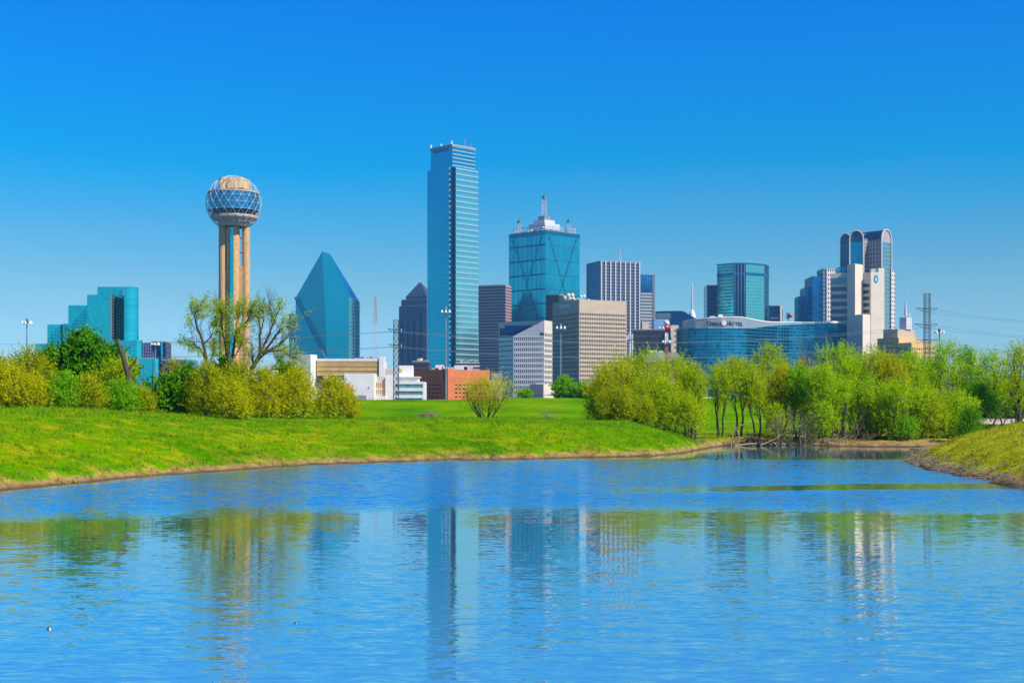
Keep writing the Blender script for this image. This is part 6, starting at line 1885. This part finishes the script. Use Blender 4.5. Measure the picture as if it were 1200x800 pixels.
n.links.new(math_(n, 'ADD', sx.outputs[2], math_(n, 'MULTIPLY', math_(n, 'ADD', nz.outputs[0], -0.5), -1.6)), dry.inputs[0])
col = mixc(n, math_(n, 'MULTIPLY', dry.outputs[0], 0.85), col, (0.50, 0.37, 0.07))
n.links.new(col, b.inputs['Base Color']); b.inputs['Roughness'].default_value = .7
b.inputs['Specular IOR Level'].default_value = 0.15
tr = n.nodes.new('ShaderNodeBsdfTranslucent'); n.links.new(col, tr.inputs['Color'])
mx = n.nodes.new('ShaderNodeMixShader'); mx.inputs[0].default_value = .35
n.links.new(b.outputs[0], mx.inputs[1]); n.links.new(tr.outputs[0], mx.inputs[2]); n.links.new(mx.outputs[0], n.nodes['Material Output'].inputs['Surface'])
r = np.random.default_rng(77)
def blades(n_, x0, x1, y0, y1, hmin, lo, hi, ww):
    x = r.uniform(x0, x1, n_); y = y0 + (y1 - y0) * r.uniform(0, 1, n_)
    u = x / y * F + CX
    z = height(x, y)
    k = (z > hmin + r.uniform(0, .35, n_)) & (u > -120) & (u < 1330)
    x, y, z = x[k], y[k], z[k]; N = len(x)
    clump = .6 + .5 * (np.sin(x * 1.7 + np.sin(y * 1.1) * 2) * np.sin(y * 1.9 + np.sin(x * .8) * 2)) 
    h = r.uniform(lo, hi, N) * clump; a = r.uniform(0, 2 * np.pi, N)
    w_ = ww * r.uniform(.6, 1.4, N)
    base = np.stack([x, y, z - .02], -1); dx_ = np.stack([np.cos(a), np.sin(a), 0 * a], -1) * w_[:, None]
    tip = base + np.stack([r.normal(0, .45, N) * h, r.normal(0, .45, N) * h, h], -1)
    v = np.stack([base - dx_, base + dx_, tip], 1).reshape(-1, 3)
    return v
def tufts(k, x0, x1, y0, y1, hlo, hhi, hmin, hmax):
    out = []
    xs, ys = r.uniform(x0, x1, k), r.uniform(y0, y1, k); zs = height(xs, ys)
    ok = (zs > hmin) & (zs < hmax)
    for x, y in zip(xs[ok], ys[ok]):
        n_ = int(r.integers(10, 26)); q = np.stack([x + r.normal(0, .16, n_), y + r.normal(0, .16, n_)], -1)
        z = height(q[:, 0], q[:, 1]); h = r.uniform(hlo, hhi, n_); a = r.uniform(0, 6.28, n_)
        b0 = np.stack([q[:, 0], q[:, 1], z - .02], -1); dx_ = np.stack([np.cos(a), np.sin(a), 0 * a], -1) * .022
        out.append(np.stack([b0 - dx_, b0 + dx_, b0 + np.stack([r.normal(0, .3, n_) * h, r.normal(0, .3, n_) * h, h], -1)], 1).reshape(-1, 3))
    return np.concatenate(out)
V = np.concatenate([tufts(2600, -46, 18, 56, 118, .12, .34, .3, 4), tufts(5000, -30, 18, 56, 108, .10, .26, .05, .5), tufts(900, 22, 44, 58, 108, .12, .30, .2, 3), blades(170000, -52, 20, 55, 121, .16, .08, .20, .035), blades(90000, 22, 52, 57, 112, .30, .08, .20, .03), blades(30000, 12, 60, 116, 150, .35, .10, .30, .04)])
me = bpy.data.meshes.new('grass'); me.vertices.add(len(V)); me.vertices.foreach_set('co', V.astype(np.float32).ravel())
set_faces(me, np.arange(len(V)).reshape(-1, 3), False); me.materials.append(m)
gr = bpy.data.objects.new('grass', me); C.objects.link(gr)
gr['label'] = 'short bright grass covering the lake banks'; gr['category'] = 'grass'; gr['kind'] = 'stuff'
a = Arr()
for i in range(420):
    y = r.uniform(58, 94); x = float(np.interp(y, _ry, _rx)) + abs(r.normal(.3, .7)) - .2
    z = max(0.0, gz(x, y)); d = unit(np.array([r.normal(), r.normal(), abs(r.normal(0, .35))])); L2 = r.uniform(.3, 1.0)
    c = np.array([x, y, z + .03])
    a.tube(bez(c, c + d * L2 * .5 + np.array([0, 0, .08]), c + d * L2, 4), np.linspace(.02, .008, 4), 4)
o = lonearr(a, 'shore_twigs', BARKG, 'tangle of dead twigs along the muddy edge of the right bank', 'twigs', (0, 0, 0)); o['kind'] = 'stuff'
